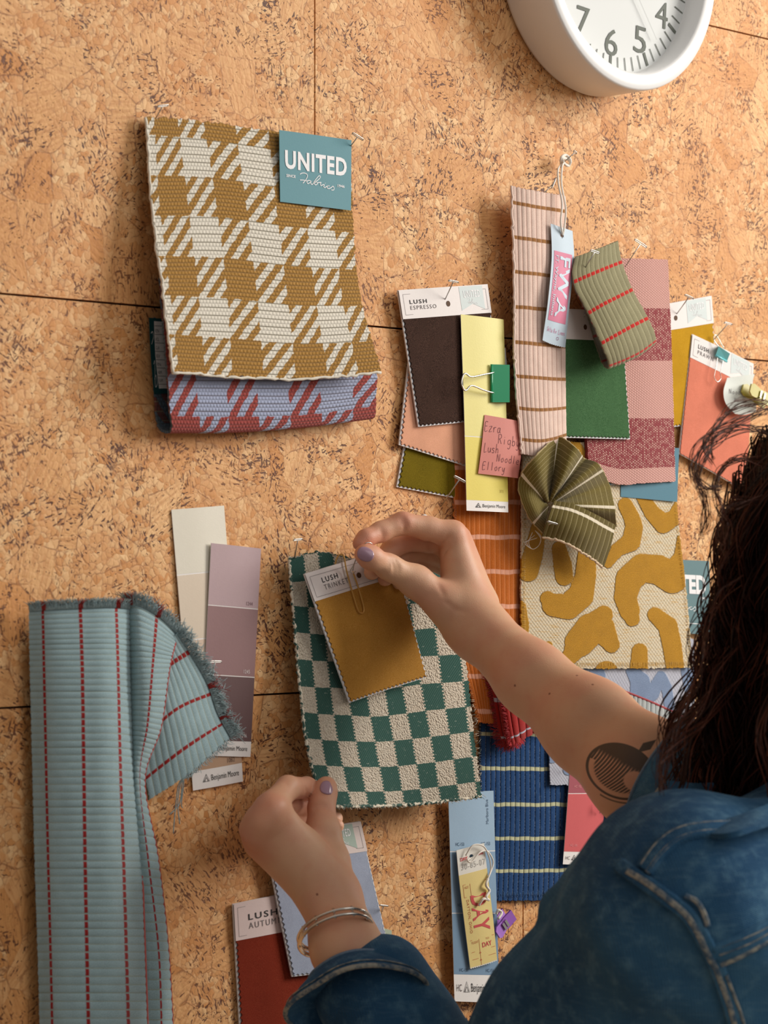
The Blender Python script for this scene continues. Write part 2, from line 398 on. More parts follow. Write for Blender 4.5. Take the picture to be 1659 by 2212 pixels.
# ------------------------------------------------------------------ materials
def m_cork(T):
    p = T.pos(); x, y, z = T.sep(p); p = T.com(x, z*1.0, 0.0)
    w1 = T.noise(p, 14, 3, col=True); pw = T.vm(T, 'ADD', p, T.vm(T, 'SCALE', w1, .030)) if False else T_.vm(T, 'ADD', p, T_.vm(T, 'SCALE', w1, .03))
    big = T.vor(pw, 26, out=1); bb = T.sep(big)                      # flakes about 3 cm
    bd_ = T.vor(pw, 26, feat='DISTANCE_TO_EDGE', out=0)
    w2 = T_.vm(T, 'ADD', p, T_.vm(T, 'SCALE', T.noise(p, 110, 3, col=True), .006))
    sm = T.sep(T.vor(w2, 190, out=1)); sd_ = T.vor(w2, 190, feat='DISTANCE_TO_EDGE', out=0)
    md = T.sep(T.vor(w2, 75, out=1)); mdd = T.vor(w2, 75, feat='DISTANCE_TO_EDGE', out=0)
    rot = T.t.nodes.new('ShaderNodeVectorRotate'); rot.rotation_type = 'Z_AXIS'
    T.put(rot.inputs['Vector'], p); T.put(rot.inputs['Angle'], bb[0]*6.28); rp = V(T, rot.outputs[0])
    rx, ry, _ = T.sep(rp)
    grain = T.noise(T.com(rx*60, ry*420, bb[1]*9), 1, 3, .6)
    spk = T.noise(T.com(rx*190, ry*520, bb[2]*9), 1, 1.5, .5)
    spk2 = T.noise(T.com(rx*420, ry*150, bb[1]*19), 1, 2, .5)
    dens = T.noise(p, 22, 2)
    isfl = bb[2].step(.56, .6)                                       # smooth flakes against granulate
    fl = T.mix(bb[1], C(212, 148, 84), C(238, 190, 134)); fl = T.mix(grain.step(.38, .66)*.55, fl, C(186, 122, 68))
    gr = T.mix(sm[0], C(206, 142, 80), C(242, 200, 146)); gr = T.mix(md[1]*.55, gr, C(214, 150, 92))
    line = (1-sd_.step(.0, .11))*T.noise(p, 130, 2).step(.35, .7)
    gr = T.mix(line*.75, gr, C(138, 82, 46))
    c = T.mix(isfl, gr, fl)
    line2 = (1-mdd.step(0, .05))*T.noise(p, 90, 2).step(.4, .65)
    c = T.mix(line2*.55, c, C(120, 70, 42))
    edge = (1-bd_.step(.0, .022))*T.noise(p, 60, 2).step(.4, .6)
    c = T.mix(edge*.7, c, C(120, 70, 40))
    th = .692-dens.step(.40, .66)*.125
    s1 = spk.step(th, th+.035)
    s2 = spk2.step(th+.0, th+.04)*T.noise(p, 33, 1).step(.46, .56)
    blot = T.noise(p, 150, 4, .65).step(.62, .66)*T.noise(p, 18, 2).step(.48, .60)
    s = s1.max(s2).max(blot)
    c = T.mix(s*.93, c, T.mix(T.noise(p, 60, 1), C(50, 24, 28), C(96, 48, 34)))
    hue = T.noise(p, 7, 2)
    c = T.mix(hue.step(.35, .7)*.22, c, C(216, 140, 76))
    return {'c': c, 'b': grain*.25+sd_.min(.25)-s*1.6, 'r': .62}
M_CORK = mat('cork', m_cork, rough=.6, bd=.0012, bs=.5, spec=.35)
M_GAP = mat('dark_gap', color=C(50, 30, 22))
def paper(name, c, rough=.55): return mat(name, lambda T: {'c': T.mul(1.0, c, T.gray(T.noise(T.pos(), 300, 3)*.05+.975)), 'b': T.noise(T.pos(), 900, 3)}, rough=rough, bd=.0001, bs=.5)
WHITE = paper('white_paper', C(236, 231, 227)); CARD = paper('card_header', C(232, 224, 220)); BACK = paper('card_backing', C(225, 224, 226))
INK = mat('black_ink', color=C(52, 50, 50)); GREYINK = mat('grey_ink', color=C(120, 112, 112)); WINK = mat('white_ink', color=C(238, 236, 236))
PALE = paper('pale_badge', C(205, 214, 212)); SAGEB = paper('sage_badge', C(168, 184, 172)); TEAL = paper('teal_paper', C(74, 131, 141)); DTEAL = paper('dark_teal_paper', C(22, 72, 76))
STEEL = mat('pin_steel', color=C(190, 188, 184), rough=.36, metal=1.0); SILVER = mat('silver', color=C(226, 222, 214), rough=.22, metal=1.0)
GOLDW = mat('gold_wire', color=C(216, 172, 98), rough=.32, metal=.6); PLASTW = mat('white_plastic', color=C(236, 235, 233), rough=.35)
THREADW = mat('white_thread', color=C(238, 230, 218), rough=.9, sheen=.3)
def velvet(name, a, b, sc=1.0):
    def f(T):
        n = T.noise(T.pos(), 1900*sc, 3, .7); l = T.noise(T.pos(), 45, 3)
        c = T.mix(n.step(.3, .75), a, b); return {'c': T.mul(.5, c, T.gray(l*.7+.65)), 'b': n+l*2}
    return mat(name, f, rough=.95, bd=.0006, bs=.5, sheen=.25, sheen_tint=b, spec=.1)
def ymix(T, c, n, s=.12): return T.mul(1.0, c, T.gray(n*s*2+1-s))
def m_hound(a, b, N, A, B, Cc, wr=58, wc=64, ny=None):
    """4-4 broken check woven on net N; A, B, Cc = pixels of a light block, of the next one right and of the next one down"""
    p = np.array([N.uv_at(*A), N.uv_at(*B), N.uv_at(*Cc) if Cc else (0, 0)])
    if Cc is None: p[1, 1] = p[0, 1]; p[2] = p[0]+[0, 1/ny]
    Mx = np.linalg.solve(np.c_[p, np.ones(3)], np.array([[.25, .25], [1.25, .25], [.25, 1.25]]))
    def f(T):
        u, v = T.uv
        nz = T.sep(T.noise(T.met, 260, 2, col=True)); u2 = u+(nz[0]-.5)*.014; v2 = v+(nz[1]-.5)*.009
        x = u2*Mx[0, 0]+v2*Mx[1, 0]+Mx[2, 0]+4; y = u2*Mx[0, 1]+v2*Mx[1, 1]+Mx[2, 1]+4
        wa = x.fract() < .5; wb = y.fract() < .5; s = ((x+y)*4).fract() < .5
        k = (s*wa+(1-s)*wb).min(1.0)
        row = (v*wr).fract(); par = ((v*wr).floor()*.5).fract(); col = (u*wc+par).fract()
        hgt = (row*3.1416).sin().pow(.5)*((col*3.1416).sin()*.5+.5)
        n = T.noise(T.met, 1300, 3, .7); n2 = T.noise(T.com(T.sep(T.met)[0]*900, T.sep(T.met)[1]*500), 1, 2)
        rw2 = (v*wr*.5).fract()
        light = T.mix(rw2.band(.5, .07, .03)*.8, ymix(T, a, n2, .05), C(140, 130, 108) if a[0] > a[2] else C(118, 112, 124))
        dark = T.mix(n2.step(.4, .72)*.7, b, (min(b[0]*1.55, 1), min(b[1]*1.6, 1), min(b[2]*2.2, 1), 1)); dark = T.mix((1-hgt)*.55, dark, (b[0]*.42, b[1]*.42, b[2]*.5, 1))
        return {'c': ymix(T, T.mix(k, dark, light), n, .12), 'b': hgt+n*.5-k*.1}
    return f
def ribs(n, a=.9, axis=0, p=.5):
    return lambda U_, V_: a/1000*np.abs(np.sin(np.pi*n*(U_ if axis == 0 else V_)))**p
def m_stripe(base, stripe, nstripe, off, wid, rib, axis=0, groove=None, fleck=None, gw=.07, hi=None, dash=False, nz=.14, slw=.003, thread=None):
    """stripes across v (axis 0) with ribs running along v, or the other way round (axis 1)"""
    def f(T):
        u, v = T.uv
        if axis: u, v = v, u
        n = T.noise(T.met, 1500, 3, .7); l = T.noise(T.met, 90, 3)
        wob = (T.noise(T.met, 55, 1)-.5)*slw*4
        c = T.mix(n.step(.3, .75), base, hi or T_.mix(T, .12, base, C(255, 255, 255)))
        if fleck: c = T.mix(T.noise(T.com(T.sep(T.met)[0]*500, T.sep(T.met)[1]*160), 1, 3, .7).step(.6, .7)*.5, c, fleck)
        rb = (u*rib).fract(); g = rb.band(0, gw, .03)+rb.band(1, gw, .03)
        if groove: c = T.mix(g.min(1.0)*.85, c, groove)
        st = ((v+wob)*nstripe+off).fract().band(.5, wid, wid*.25)
        if thread: c = T.mix((rb.band(0, gw*.45, .015)+rb.band(1, gw*.45, .015)).min(1.0)*T.noise(T.met, 700, 2).step(.42, .6)*.8, c, thread)
        if dash: st = st*(1-(rb.band(0, .09, .02)+rb.band(1, .09, .02)).min(1.0))
        sc = T.mix(g.min(1.0)*.45, stripe, groove or stripe)
        c = T.mix(st, c, sc)
        c = T.mul(.6, c, T.gray(l*.5+.75))
        return {'c': ymix(T, c, n, nz), 'b': n+l}
    return f
def cloth(name, fn, **k):
    k.setdefault('rough', .95); k.setdefault('bd', .0006); k.setdefault('bs', .6); k.setdefault('sheen', .2); k.setdefault('spec', .1)
    return mat(name, fn, **k)

# ------------------------------------------------------------------ cork wall with its panel seams
def wall():
    zs = [0, .3425, .678, 1.0148, 1.3235, 1.6380, 1.9525, 2.3, 2.6]; zs = [0, .40, .71, 1.02, H-.1098, H+.1885, H+.5005, H+.81, H+1.1]
    pcs = []; g = .0008
    xs0 = W(680, 200, 0)[0]
    for i in range(len(zs)-1):
        off = xs0 if i != 3 else W(1130, 1600, 0)[0]
        if i == 4: off = xs0-.02-.9*2-.35
        x = off-.9144*4
        if i == 4: x = -2.9
        k = 0
        while x < 5:
            wd = .9144 if i != 4 else 7.9
            a, b = x+g, min(x+wd, 5)-g
            if a < b-.05 and a > -3.1:
                z0, z1 = zs[i]+g, zs[i+1]-g
                P = np.array([(a, 0, z0), (b, 0, z0), (b, 0, z1), (a, 0, z1), (a, .01, z0), (b, .01, z0), (b, .01, z1), (a, .01, z1)])
                pcs.append((P, [(0, 1, 2, 3), (7, 6, 5, 4), (0, 4, 5, 1), (1, 5, 6, 2), (2, 6, 7, 3), (3, 7, 4, 0)]))
            x += wd
    n = len(pcs); P = np.array([(-3.1, .006, 0), (5, .006, 0), (5, .006, H+1.1), (-3.1, .006, H+1.1), (-3.1, .06, 0), (5, .06, 0), (5, .06, H+1.1), (-3.1, .06, H+1.1)])
    pcs.append((P, pcs[0][1]))
    o = multi('wall_back', pcs, [M_CORK, M_GAP], smooth=False)
    mi = [0]*len(o.data.polygons)
    for k in range(6): mi[-1-k] = 1
    o.data.polygons.foreach_set('material_index', mi); o['kind'] = 'structure'
wall()
def m_floor(T):
    p = T.pos(); return {'c': T.mix(T.noise(p, 3, 4), C(150, 140, 128), C(172, 162, 148)), 'b': T.noise(p, 60, 3)}
fl = mesh('floor', np.array([(-3.1, -4, 0), (5, -4, 0), (5, .06, 0), (-3.1, .06, 0), (-3.1, -4, -.05), (5, -4, -.05), (5, .06, -.05), (-3.1, .06, -.05)]), [(0, 1, 2, 3), (7, 6, 5, 4), (0, 4, 5, 1), (1, 5, 6, 2), (2, 6, 7, 3), (3, 7, 4, 0)], mat('concrete_floor', m_floor, rough=.7), smooth=False); fl['kind'] = 'structure'

# ------------------------------------------------------------------ wall clock
def lathe(prof, c, n=96, ax=None):
    """profile of (radius m, off wall m) turned about the wall's normal at c"""
    a = np.arange(n)*2*math.pi/n; P = []
    for r, h in prof: P.append(np.stack([c[0]+r*np.cos(a), np.full(n, -h), c[2]+r*np.sin(a)], 1))
    idx = np.arange(len(prof)*n).reshape(len(prof), n)
    Fc = np.stack([idx[:-1], np.roll(idx[:-1], -1, 1), np.roll(idx[1:], -1, 1), idx[1:]], -1).reshape(-1, 4)
    return np.concatenate(P), Fc
def clock():
    hz = .034; c0 = W(1329, -101, hz*1000); c = (c0[0], 0, c0[2])
    dep = (D-hz)*CY+c[0]*SY; Rt = 239*dep/F                     # radius of the minute track
    s = Rt/.1
    t = thing('wall_clock', 'round white wall clock with grey numerals hanging on the cork wall', 'clock', (c[0], 0, c[2]))
    Ro = Rt*1.255; Ri = Rt*1.10; d = .054*s**.3
    prof = [(Ro*.96, .0005), (Ro*.985, .002), (Ro, .006), (Ro*1.0, d-.003), (Ro*.995, d-.001), (Ro*.985, d), (Ri*1.02, d), (Ri, d-.0015), (Ri*.985, hz+.002), (Ri*.98, hz)]
    v, f = lathe(prof, c); mesh('rim', v, f, PLASTW, t)
    v, f = lathe([(.0001, hz), (Ri*.985, hz)], c); mesh('dial', v, f, mat('dial_white', color=C(212, 214, 212), rough=.6), t)
    gl = mat('clock_glass', color=(1, 1, 1, 1), rough=.02, trans=1.0, spec=.5)
    grey = mat('dial_grey', color=C(104, 108, 100), rough=.7)
    rho = math.radians(4.2)
    def at(r, minute, hh=.0006):
        a = math.pi-0 - minute/60*2*math.pi+math.pi-rho   # 30 minutes points down
        x = r*math.sin(minute/60*2*math.pi+rho); z = r*math.cos(minute/60*2*math.pi+rho)
        return np.array([c[0]+x, -(hz+hh), c[2]+z])
    pcs = []
    for k in range(60):
        w_ = .0016*s if k % 5 == 0 else .00055*s; L = .0125*s if k % 5 == 0 else .0125*s
        dr = at(1, k)-at(0, k); pr = np.array([dr[2], 0, -dr[0]])
        a, b = at(Rt+L/2, k), at(Rt-L/2, k)
        pcs.append((np.array([a-pr*w_, a+pr*w_, b+pr*w_, b-pr*w_]), [(0, 1, 2, 3)]))
    multi('minute_track', pcs, grey, carrier(t), False)
    for k in range(1, 13):
        v, f = textgeo(str(k), .0); q = at(Rt*.815, k*5)
        wd = (.0178 if k < 10 else .034)*s; hh = .0245*s
        x = (v[:, 0]-.5)*wd; y = (v[:, 1]-.5)*hh
        cr, sr = math.cos(rho), math.sin(rho)
        P = np.stack([q[0]+x*cr+y*sr, np.full(len(x), q[1]), q[2]-x*sr+y*cr], 1); mesh('numeral', P, f, grey, carrier(t), False)
    for nm, mn, L, w_ in (('hour_hand', 51, .55, .0035), ('minute_hand', 12, .85, .0025), ('second_hand', 23, .9, .0006)):
        a, b = at(Rt*L, mn, .004), at(-Rt*.15, mn, .004); dr = a-b; dr /= np.linalg.norm(dr); pr = np.array([dr[2], 0, -dr[0]])*w_
        mesh(nm, np.array([a-pr, a+pr, b+pr*1.3, b-pr*1.3]), [(0, 1, 2, 3)], grey if nm != 'second_hand' else mat('second_hand_grey', color=C(196, 198, 196)), t, False)
    v, f = lathe([(.0001, hz+.0065), (.006, hz+.0065), (.006, hz)], c, 24); mesh('hub', v, f, grey, t)
clock()

# ------------------------------------------------------------------ pins
PG = 'steel T-pins stuck in the cork wall'
def tpin(a, b, bar, label, th=.46, name='t_pin'):
    """a = point end, b = head end as (px, py, mm off wall); bar = half the cross bar in px"""
    A, B = W(*a), W(*b); o = thing(name, label, 'pin', tuple(A), PG)
    tube('shaft', [A, A*.5+B*.5, B], th/1000, STEEL, o, 8)
    p, q = W(b[0]-bar[0], b[1]-bar[1], b[2]), W(b[0]+bar[0], b[1]+bar[1], b[2]); d = (q-p); n = np.linalg.norm(d); d /= n
    s = (A-B)/np.linalg.norm(A-B)*.0011
    L = [p+d*.0008, q-d*.0008, q-s*.3, q-d*.0008-s*1.2, p+d*.0008-s*1.2, p-s*.3]
    tube('head', smoothpath(L, 36, True)[:-1], th/1000*.95, STEEL, o, 8, closed=True)
    return o
# ------------------------------------------------------------------ houndstooth swatches
def houndstooth():
    N = Net([[(316, 252, 8), (440, 262, 5), (602, 284, 5), (757, 303, 8)],
             [(328, 440, 18), (470, 440, 16), (620, 458, 16), (762, 470, 12)],
             [(352, 625, 30), (495, 628, 26), (645, 640, 24), (778, 640, 20)],
             [(375, 804, 42), (510, 814, 38), (670, 818, 40), (824, 803, 46)]])
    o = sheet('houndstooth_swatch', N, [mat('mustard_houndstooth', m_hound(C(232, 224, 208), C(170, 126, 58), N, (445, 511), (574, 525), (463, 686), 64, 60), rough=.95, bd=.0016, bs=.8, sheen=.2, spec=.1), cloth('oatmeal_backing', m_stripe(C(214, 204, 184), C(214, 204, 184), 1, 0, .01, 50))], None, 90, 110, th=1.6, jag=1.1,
              relief=lambda u, v: .0005*np.abs(np.sin(np.pi*60*v)))
    t = thing('fabric_swatch', 'mustard and cream houndstooth fabric swatch pinned at upper left of the cork wall', 'fabric swatch', tuple(N(0.0, 0.0)), 'fabric swatches pinned to the wall')
    reparent(o, t, 'cloth')
    # merrowed edge: a cord of cream yarn down the left side and along the foot
    for nm, pts in (('edge_binding', [(0, k) for k in np.linspace(0, 1, 50)]), ('edge_binding', [(k, 1) for k in np.linspace(0, 1, 50)])):
        p = np.array(pts); tube(nm, N.M(p[:, 0], p[:, 1], -.0004)+RNG.normal(0, .0005, (50, 3)), .0011, cream_yarn, t, 6, taper=1+.25*np.sin(np.arange(50)*2.1))
    K = quad((601, 281), (757, 303), (756, 455), (603, 436), (10, 11, 15.5, 15.5), bow=.3)
    K.C[:, :, 1] -= .0012
    l = thing('fabric_label', 'teal square paper label lettered UNITED Fabrics on the mustard houndstooth swatch', 'label', tuple(K(0.0, 0.0)))
    sheet('label_card', K, TEAL, l, 10, 10, th=.3)
    text('UNITED', K, (.07, .27, .93, .53), WINK, l, bold=.034, space=1.12)
    strokes('script_lettering', [[(.27+x*.5, .56+y*.2) for x, y in L] for L in FABRICS], K, .62, WINK, l)
    text('SINCE', K, (.085, .605, .21, .645), WINK, l, bold=.02); text('1946', K, (.80, .655, .90, .695), WINK, l, bold=.02)
    B = Net([[(345, 600, 12), (480, 600, 12), (620, 600, 11), (760, 600, 10)],
             [(360, 790, 24), (500, 790, 24), (650, 790, 24), (810, 790, 25)],
             [(367, 880, 25), (510, 882, 25), (660, 880, 24), (812, 862, 23)],
             [(370, 932, 18), (510, 932, 18), (660, 922, 17), (808, 903, 16)],
             [(358, 945, 10), (500, 942, 10), (650, 930, 10), (796, 915, 9)],
             [(340, 920, 4), (480, 915, 4), (630, 905, 4), (780, 890, 4)],
             [(332, 850, 2.5), (470, 850, 2.5), (620, 850, 2.5), (770, 850, 2.5)],
             [(326, 690, 2.5), (465, 690, 2.5), (615, 690, 2.5), (765, 690, 2.5)]])
    B.uniform(12)
    t = thing('fabric_swatch', 'blue and brick red houndstooth fabric swatch looped behind the mustard houndstooth one', 'fabric swatch', tuple(B(0.0, 0.0)), 'fabric swatches pinned to the wall')
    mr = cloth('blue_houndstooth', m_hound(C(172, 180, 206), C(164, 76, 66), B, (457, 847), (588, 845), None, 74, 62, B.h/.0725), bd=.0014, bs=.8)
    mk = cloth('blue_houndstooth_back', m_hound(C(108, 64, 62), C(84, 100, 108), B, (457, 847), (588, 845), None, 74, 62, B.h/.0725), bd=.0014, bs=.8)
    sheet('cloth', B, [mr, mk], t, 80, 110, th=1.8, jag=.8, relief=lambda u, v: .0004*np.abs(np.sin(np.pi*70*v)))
    K = Net([[(322, 686, 5.2), (347, 688, 5.2), (420, 690, 5.2)], [(326, 770, 5.2), (350, 771, 5.2), (424, 774, 5.2)], [(333, 852, 5.6), (360, 850, 5.6), (430, 852, 5.6)]])
    l = thing('fabric_label', 'dark teal paper label with a white colour list inside the blue houndstooth loop', 'label', tuple(K(0.0, 0.0)))
    sheet('label_card', K, DTEAL, l, 8, 12, th=.3)
    patch('list_panel', K, (.27, .04, .95, .93), WHITE, l)
    for k in range(7): text(['KEN', 'ACL', 'CLA', 'REV', 'FIN', 'ARM', 'FLAM'][k], K, (.30, .14+k*.11, .44, .185+k*.11), INK, l, lift=.5)
    strokes('border_line', [[(.27, .1+k*.11), (.9, .1+k*.11)] for k in range(8)], K, .35, INK, l, .45, False)
    strokes('script_lettering', [[(.05, .2), (.15, .18), (.2, .24), (.12, .3), (.06, .34)], [(.1, .6), (.2, .56), (.12, .75), (.08, .9), (.2, .86), (.18, .75), (.08, .8)]], K, .7, WINK, l)
    tpin((334, 259, 6), (351, 230, 16), (11, -1), 'T-pin in the top left corner of the mustard houndstooth swatch')
    tpin((749, 327, 8), (772, 296, 20), (11, 7), 'T-pin beside the top right corner of the teal UNITED label')
def reparent(o, t, name):
    o.name = name; l = np.array(t.location); me = o.data; v = np.empty(len(me.vertices)*3); me.vertices.foreach_get('co', v)
    me.vertices.foreach_set('co', (v.reshape(-1, 3)-l).ravel()); me.update(); o.parent = t
cream_yarn = cloth('cream_yarn', lambda T: {'c': ymix(T, C(226, 218, 202), T.noise(T.pos(), 900, 3)), 'b': T.noise(T.pos(), 1500, 3)})
houndstooth()

# ------------------------------------------------------------------ paint strips
SG = 'paint colour strips on the wall'
def strip(label, TL, TR, BR, BL, h, cols, cuts, lab, extra=None, brand='Benjamin Moore', hc=False, bow=.8, bowv=0.0):
    N = quad(TL, TR, BR, BL, h, bow=bow, bowv=bowv)
    t = thing('paint_strip', label, 'paint strip', tuple(N(0.0, 0.0)), SG)
    sheet('strip_card', N, WHITE, t, 8, 20, th=.35)
    v0 = 0.0; ws = .0045*.5
    for k, c in enumerate(cols):
        v1 = cuts[k]; patch('colour_block', N, (0.002, v0+(ws if k else 0), .998, v1-(ws if k < len(cols)-1 else 0)), paper('paint_%d_%d_%d' % tuple(int(q*255) for q in c[:3]), c, .4), t, lift=.12, n=8); v0 = v1
    y0 = cuts[-1]; dh = 1-y0
    x0 = .2 if not hc else .2
    if hc: text('HC', N, (.05, y0+.36*dh, .16, y0+.62*dh), GREYINK, t)
    a, b = y0+.25*dh, y0+.64*dh
    strokes('printed_mark', [[(x0, b), (x0+.065, a), (x0+.13, b), (x0, b)], [(x0+.035, b), (x0+.065, a+.02*dh), (x0+.095, b)], [(x0+.02, b-.02*dh), (x0+.065, (a+b)/2), (x0+.11, b-.02*dh)]], N, .4, INK, t, sm=False)
    text(brand, N, (x0+.16, y0+.32*dh, x0+.72, y0+.72*dh), INK, t, bold=.0)
    for s, box, m, rot in (extra or []): text(s, N, box, m, t, rot=rot)
    return N, t
pk = mat('faint_mauve_ink', color=C(140, 112, 116)); ltm = mat('light_ink', color=C(222, 210, 208)); brn = mat('brown_ink', color=C(120, 96, 84))
N, _ = strip('long cream and beige paint colour strip behind the mauve one', (370, 1101), (484, 1092), (525, 1688), (417, 1708), (1.2, 1.2, 2.5, 2.5),
      [C(226, 219, 202), C(220, 203, 182), C(216, 192, 170), C(188, 155, 128)], [.232, .466, .70, .932], 0, [('1082', (.70, .905, .85, .922), brn, 0)], bowv=1)
strip('mauve to dark brown paint colour strip numbered 1244 to 1246', (456, 1173), (564, 1185), (541, 1635), (433, 1632), (5, 4.5, 3.5, 4.5),
      [C(186, 160, 163), C(150, 117, 117), C(106, 82, 82)], [.292, .619, .927], 0,
      [('1244', (.75, .26, .88, .278), pk, 0), ('1245', (.76, .585, .89, .603), ltm, 0), ('1246', (.76, .89, .89, .908), ltm, 0)])
tpin((449, 1474, 4), (465, 1431, 15), (12, 0), 'T-pin through the lower half of the mauve paint strip')
bl = mat('blue_ink', color=C(72, 96, 120))
strip('three shade blue paint colour strip under the yellow luggage tag', (968, 1712), (1066, 1708), (1079, 2166), (982, 2163), (8, 8, 8, 8),
      [C(158, 184, 206), C(136, 164, 190), C(122, 150, 176)], [.283, .577, .87], 0,
      [('HC-153', (.12, .24, .30, .256), bl, 0), ('HC-153', (.68, .24, .88, .256), bl, 0), ('Marlboro Blue', (.80, .04, .86, .155), bl, -90),
       ('HC-152', (.12, .53, .30, .546), bl, 0), ('HC-151', (.12, .84, .30, .856), bl, 0), ('HC-151', (.7, .84, .88, .856), bl, 0)], hc=True)
YN, _ = strip('tall yellow paint colour strip held by the green binder clip', (995, 679), (1088, 690), (1098, 1107), (1008, 1103), (13, 14, 15, 16),
      [C(228, 216, 132), C(226, 208, 96)], [.62, .945], 0, [('371', (.78, .885, .87, .90), mat('olive_ink', color=C(190, 168, 80)), 0)], bow=1.2, bowv=.5)
K2 = quad((1010, 740), (1092, 752), (1096, 800), (1014, 800), 11, bow=0); t = thing('paper_slip', 'white paper slip peeking out behind the yellow paint strip above the green clip', 'paper', tuple(K2(0.0, 0.0)))
sheet('slip_sheet', K2, WHITE, t, 4, 4, th=.3)
redi = mat('red_strip_ink', color=C(226, 150, 152))
strip('dark pink and coral red paint colour strip below the tattooed arm', (1243, 1500), (1322, 1495), (1297, 1869), (1216, 1867), (9, 9, 9, 9),
      [C(176, 92, 106), C(166, 86, 96), C(206, 96, 98)], [.24, .585, .925], 0,
      [('HC-182', (.14, .535, .32, .55), redi, 0), ('HC-182', (.68, .535, .88, .55), redi, 0), ('HC-181', (.14, .88, .32, .895), redi, 0), ('HC-181', (.7, .88, .88, .895), redi, 0), ('Raspberry', (.86, .62, .92, .70), redi, -90)], hc=True)

# ------------------------------------------------------------------ velvet sample cards
CG = 'velvet sample cards with printed headers'
def card(label, TL, TR, BR, BL, h, hd, vel, txt=None, badge=None, hole=True, bow=1.0, bowv=0.0, bcol=None, hdr=None, txtbox=None, zs='LRB', zamp=2.5):
    N = quad(TL, TR, BR, BL, h, bow=bow, bowv=bowv); t = thing('sample_card', label, 'sample card', tuple(N(0.0, 0.0)), CG)
    sheet('card_backing', N, BACK, t, 14, 20, th=1.3)
    per = 4.8
    n = int(N.h*1000*(1-hd)/per*6); nu = int(N.w*1000/per*6)
    sheet('velvet', N, vel, t, max(nu, 30), max(n, 30), th=.8, reg=(.004, hd-.01, .996, .997), lift=.95, zig=(zamp, per, zs))
    sheet('header', N, hdr or CARD, t, 24, 8, th=.3, reg=(0, 0, 1, hd), lift=1.2)
    ar = N.w/N.h
    strokes('printed_border', rect(N, .035, .035*ar, .965, hd-.03*ar), N, .28, GREYINK, t, 1.4, False)
    if txt:
        b = txtbox or (.09, .40, .36, .72)
        y = lambda q: hd*q
        text(txt[0], N, (b[0], y(b[1]), b[0]+(b[2]-b[0])*.66, y(b[1]+(b[3]-b[1])*.42)), INK, t, bold=.014, space=1.3, lift=1.45)
        text(txt[1], N, (b[0], y(b[1]+(b[3]-b[1])*.60), b[2], y(b[3])), GREYINK, t, space=1.3, lift=1.45)
    if badge:
        u0, u1, m = badge; y1 = hd*.86; o = poly('printed_badge', N, [(u0, .006), (u1, .006), (u1, y1), ((u0+u1)/2, y1-hd*.22), (u0, y1)], m, t, 1.35)
        text('UNITED', N, (u0+.04, hd*.17, u1-.04, hd*.42), WINK, t, bold=.012, space=1.1, lift=1.5)
        strokes('script_lettering', [[(u0+.08+x*(u1-u0-.16), hd*(.44+y*.26)) for x, y in L] for L in FABRICS], N, .3, WINK, t, 1.5)
    if hole:
        hu = hole if isinstance(hole, float) else .5
        a = np.arange(20)*2*math.pi/20; poly('punched_hole', N, [(hu+.0024/N.w*math.cos(q), hd*.58+.0024/N.h*math.sin(q)) for q in a], mat('hole_dark', color=C(92, 66, 46)) , t, 1.5)
    return N, t
card('olive green velvet sample card at the bottom of the stack left of the yellow strip', (905, 790), (1095, 830), (1068, 1093), (857, 1052), (2, 2, 2, 2), .2,
     velvet('olive_velvet', C(96, 82, 12), C(128, 110, 26)), hole=False)
card('pale peach velvet sample card between the brown card and the olive card', (893, 690), (1085, 720), (1068, 1028), (862, 961), (5, 5, 6, 6), .2,
     velvet('peach_velvet', C(218, 158, 126), C(228, 170, 140)), hole=False)
card('dark brown LUSH ESPRESSO velvet sample card left of the yellow strip', (859, 627), (1051, 614), (1092, 903), (904, 922), (8, 8, 10, 10), .212,
     velvet('espresso_velvet', C(34, 22, 18), C(88, 64, 54)), ('LUSH', 'ESPRESSO'), (.655, .93, PALE), hole=.51, txtbox=(.095, .36, .375, .70))
tpin((959, 652, 8), (979, 609, 26), (10, 2), 'T-pin through the punched hole of the dark brown sample card')
card('green velvet sample card behind the sage looped swatch', (1196, 666), (1342, 673), (1361, 949), (1200, 945), (20, 20, 20, 20), .235,
     velvet('green_velvet', C(44, 80, 46), C(88, 124, 84)), hole=.42)
card('golden mustard velvet sample card behind the pink plaid swatch', (1396, 664), (1535, 639), (1556, 912), (1424, 925), (3, 3, 3, 3), .215,
     velvet('gold_velvet', C(186, 138, 26), C(206, 158, 48)), None, (.58, .90, PALE), hole=.40)
tpin((1462, 678, 5), (1488, 642, 22), (9, 4), 'T-pin in the hole of the golden mustard sample card')
card('salmon pink LUSH PRAWN velvet sample card at the right edge', (1494, 722), (1626, 786), (1612, 1063), (1467, 980), (5, 5, 6, 6), .195,
     velvet('prawn_velvet', C(214, 122, 96), C(228, 140, 116)), ('LUSH', 'PRAWN'), (.62, .93, PALE), hole=False, txtbox=(.10, .30, .34, .72), zamp=.6)
card('rust red LUSH AUTUMNAL velvet sample card at the bottom edge', (503, 1953), (700, 1910), (728, 2262), (522, 2290), (3, 3, 3, 3), .235,
     velvet('rust_velvet', C(112, 34, 20), C(136, 56, 36)), ('LUSH', 'AUTUMNAL'), hole=False, txtbox=(.14, .34, .60, .74), hdr=paper('pinkish_header', C(220, 200, 196)))
card('pale grey blue velvet sample card under the left wrist', (570, 1805), (777, 1774), (848, 2084), (631, 2110), (8, 9, 10, 9), .205,
     velvet('grey_blue_velvet', C(150, 158, 178), C(170, 178, 196)), None, (.64, .90, SAGEB), hole=False, hdr=paper('pinkish_header2', C(220, 204, 198)))
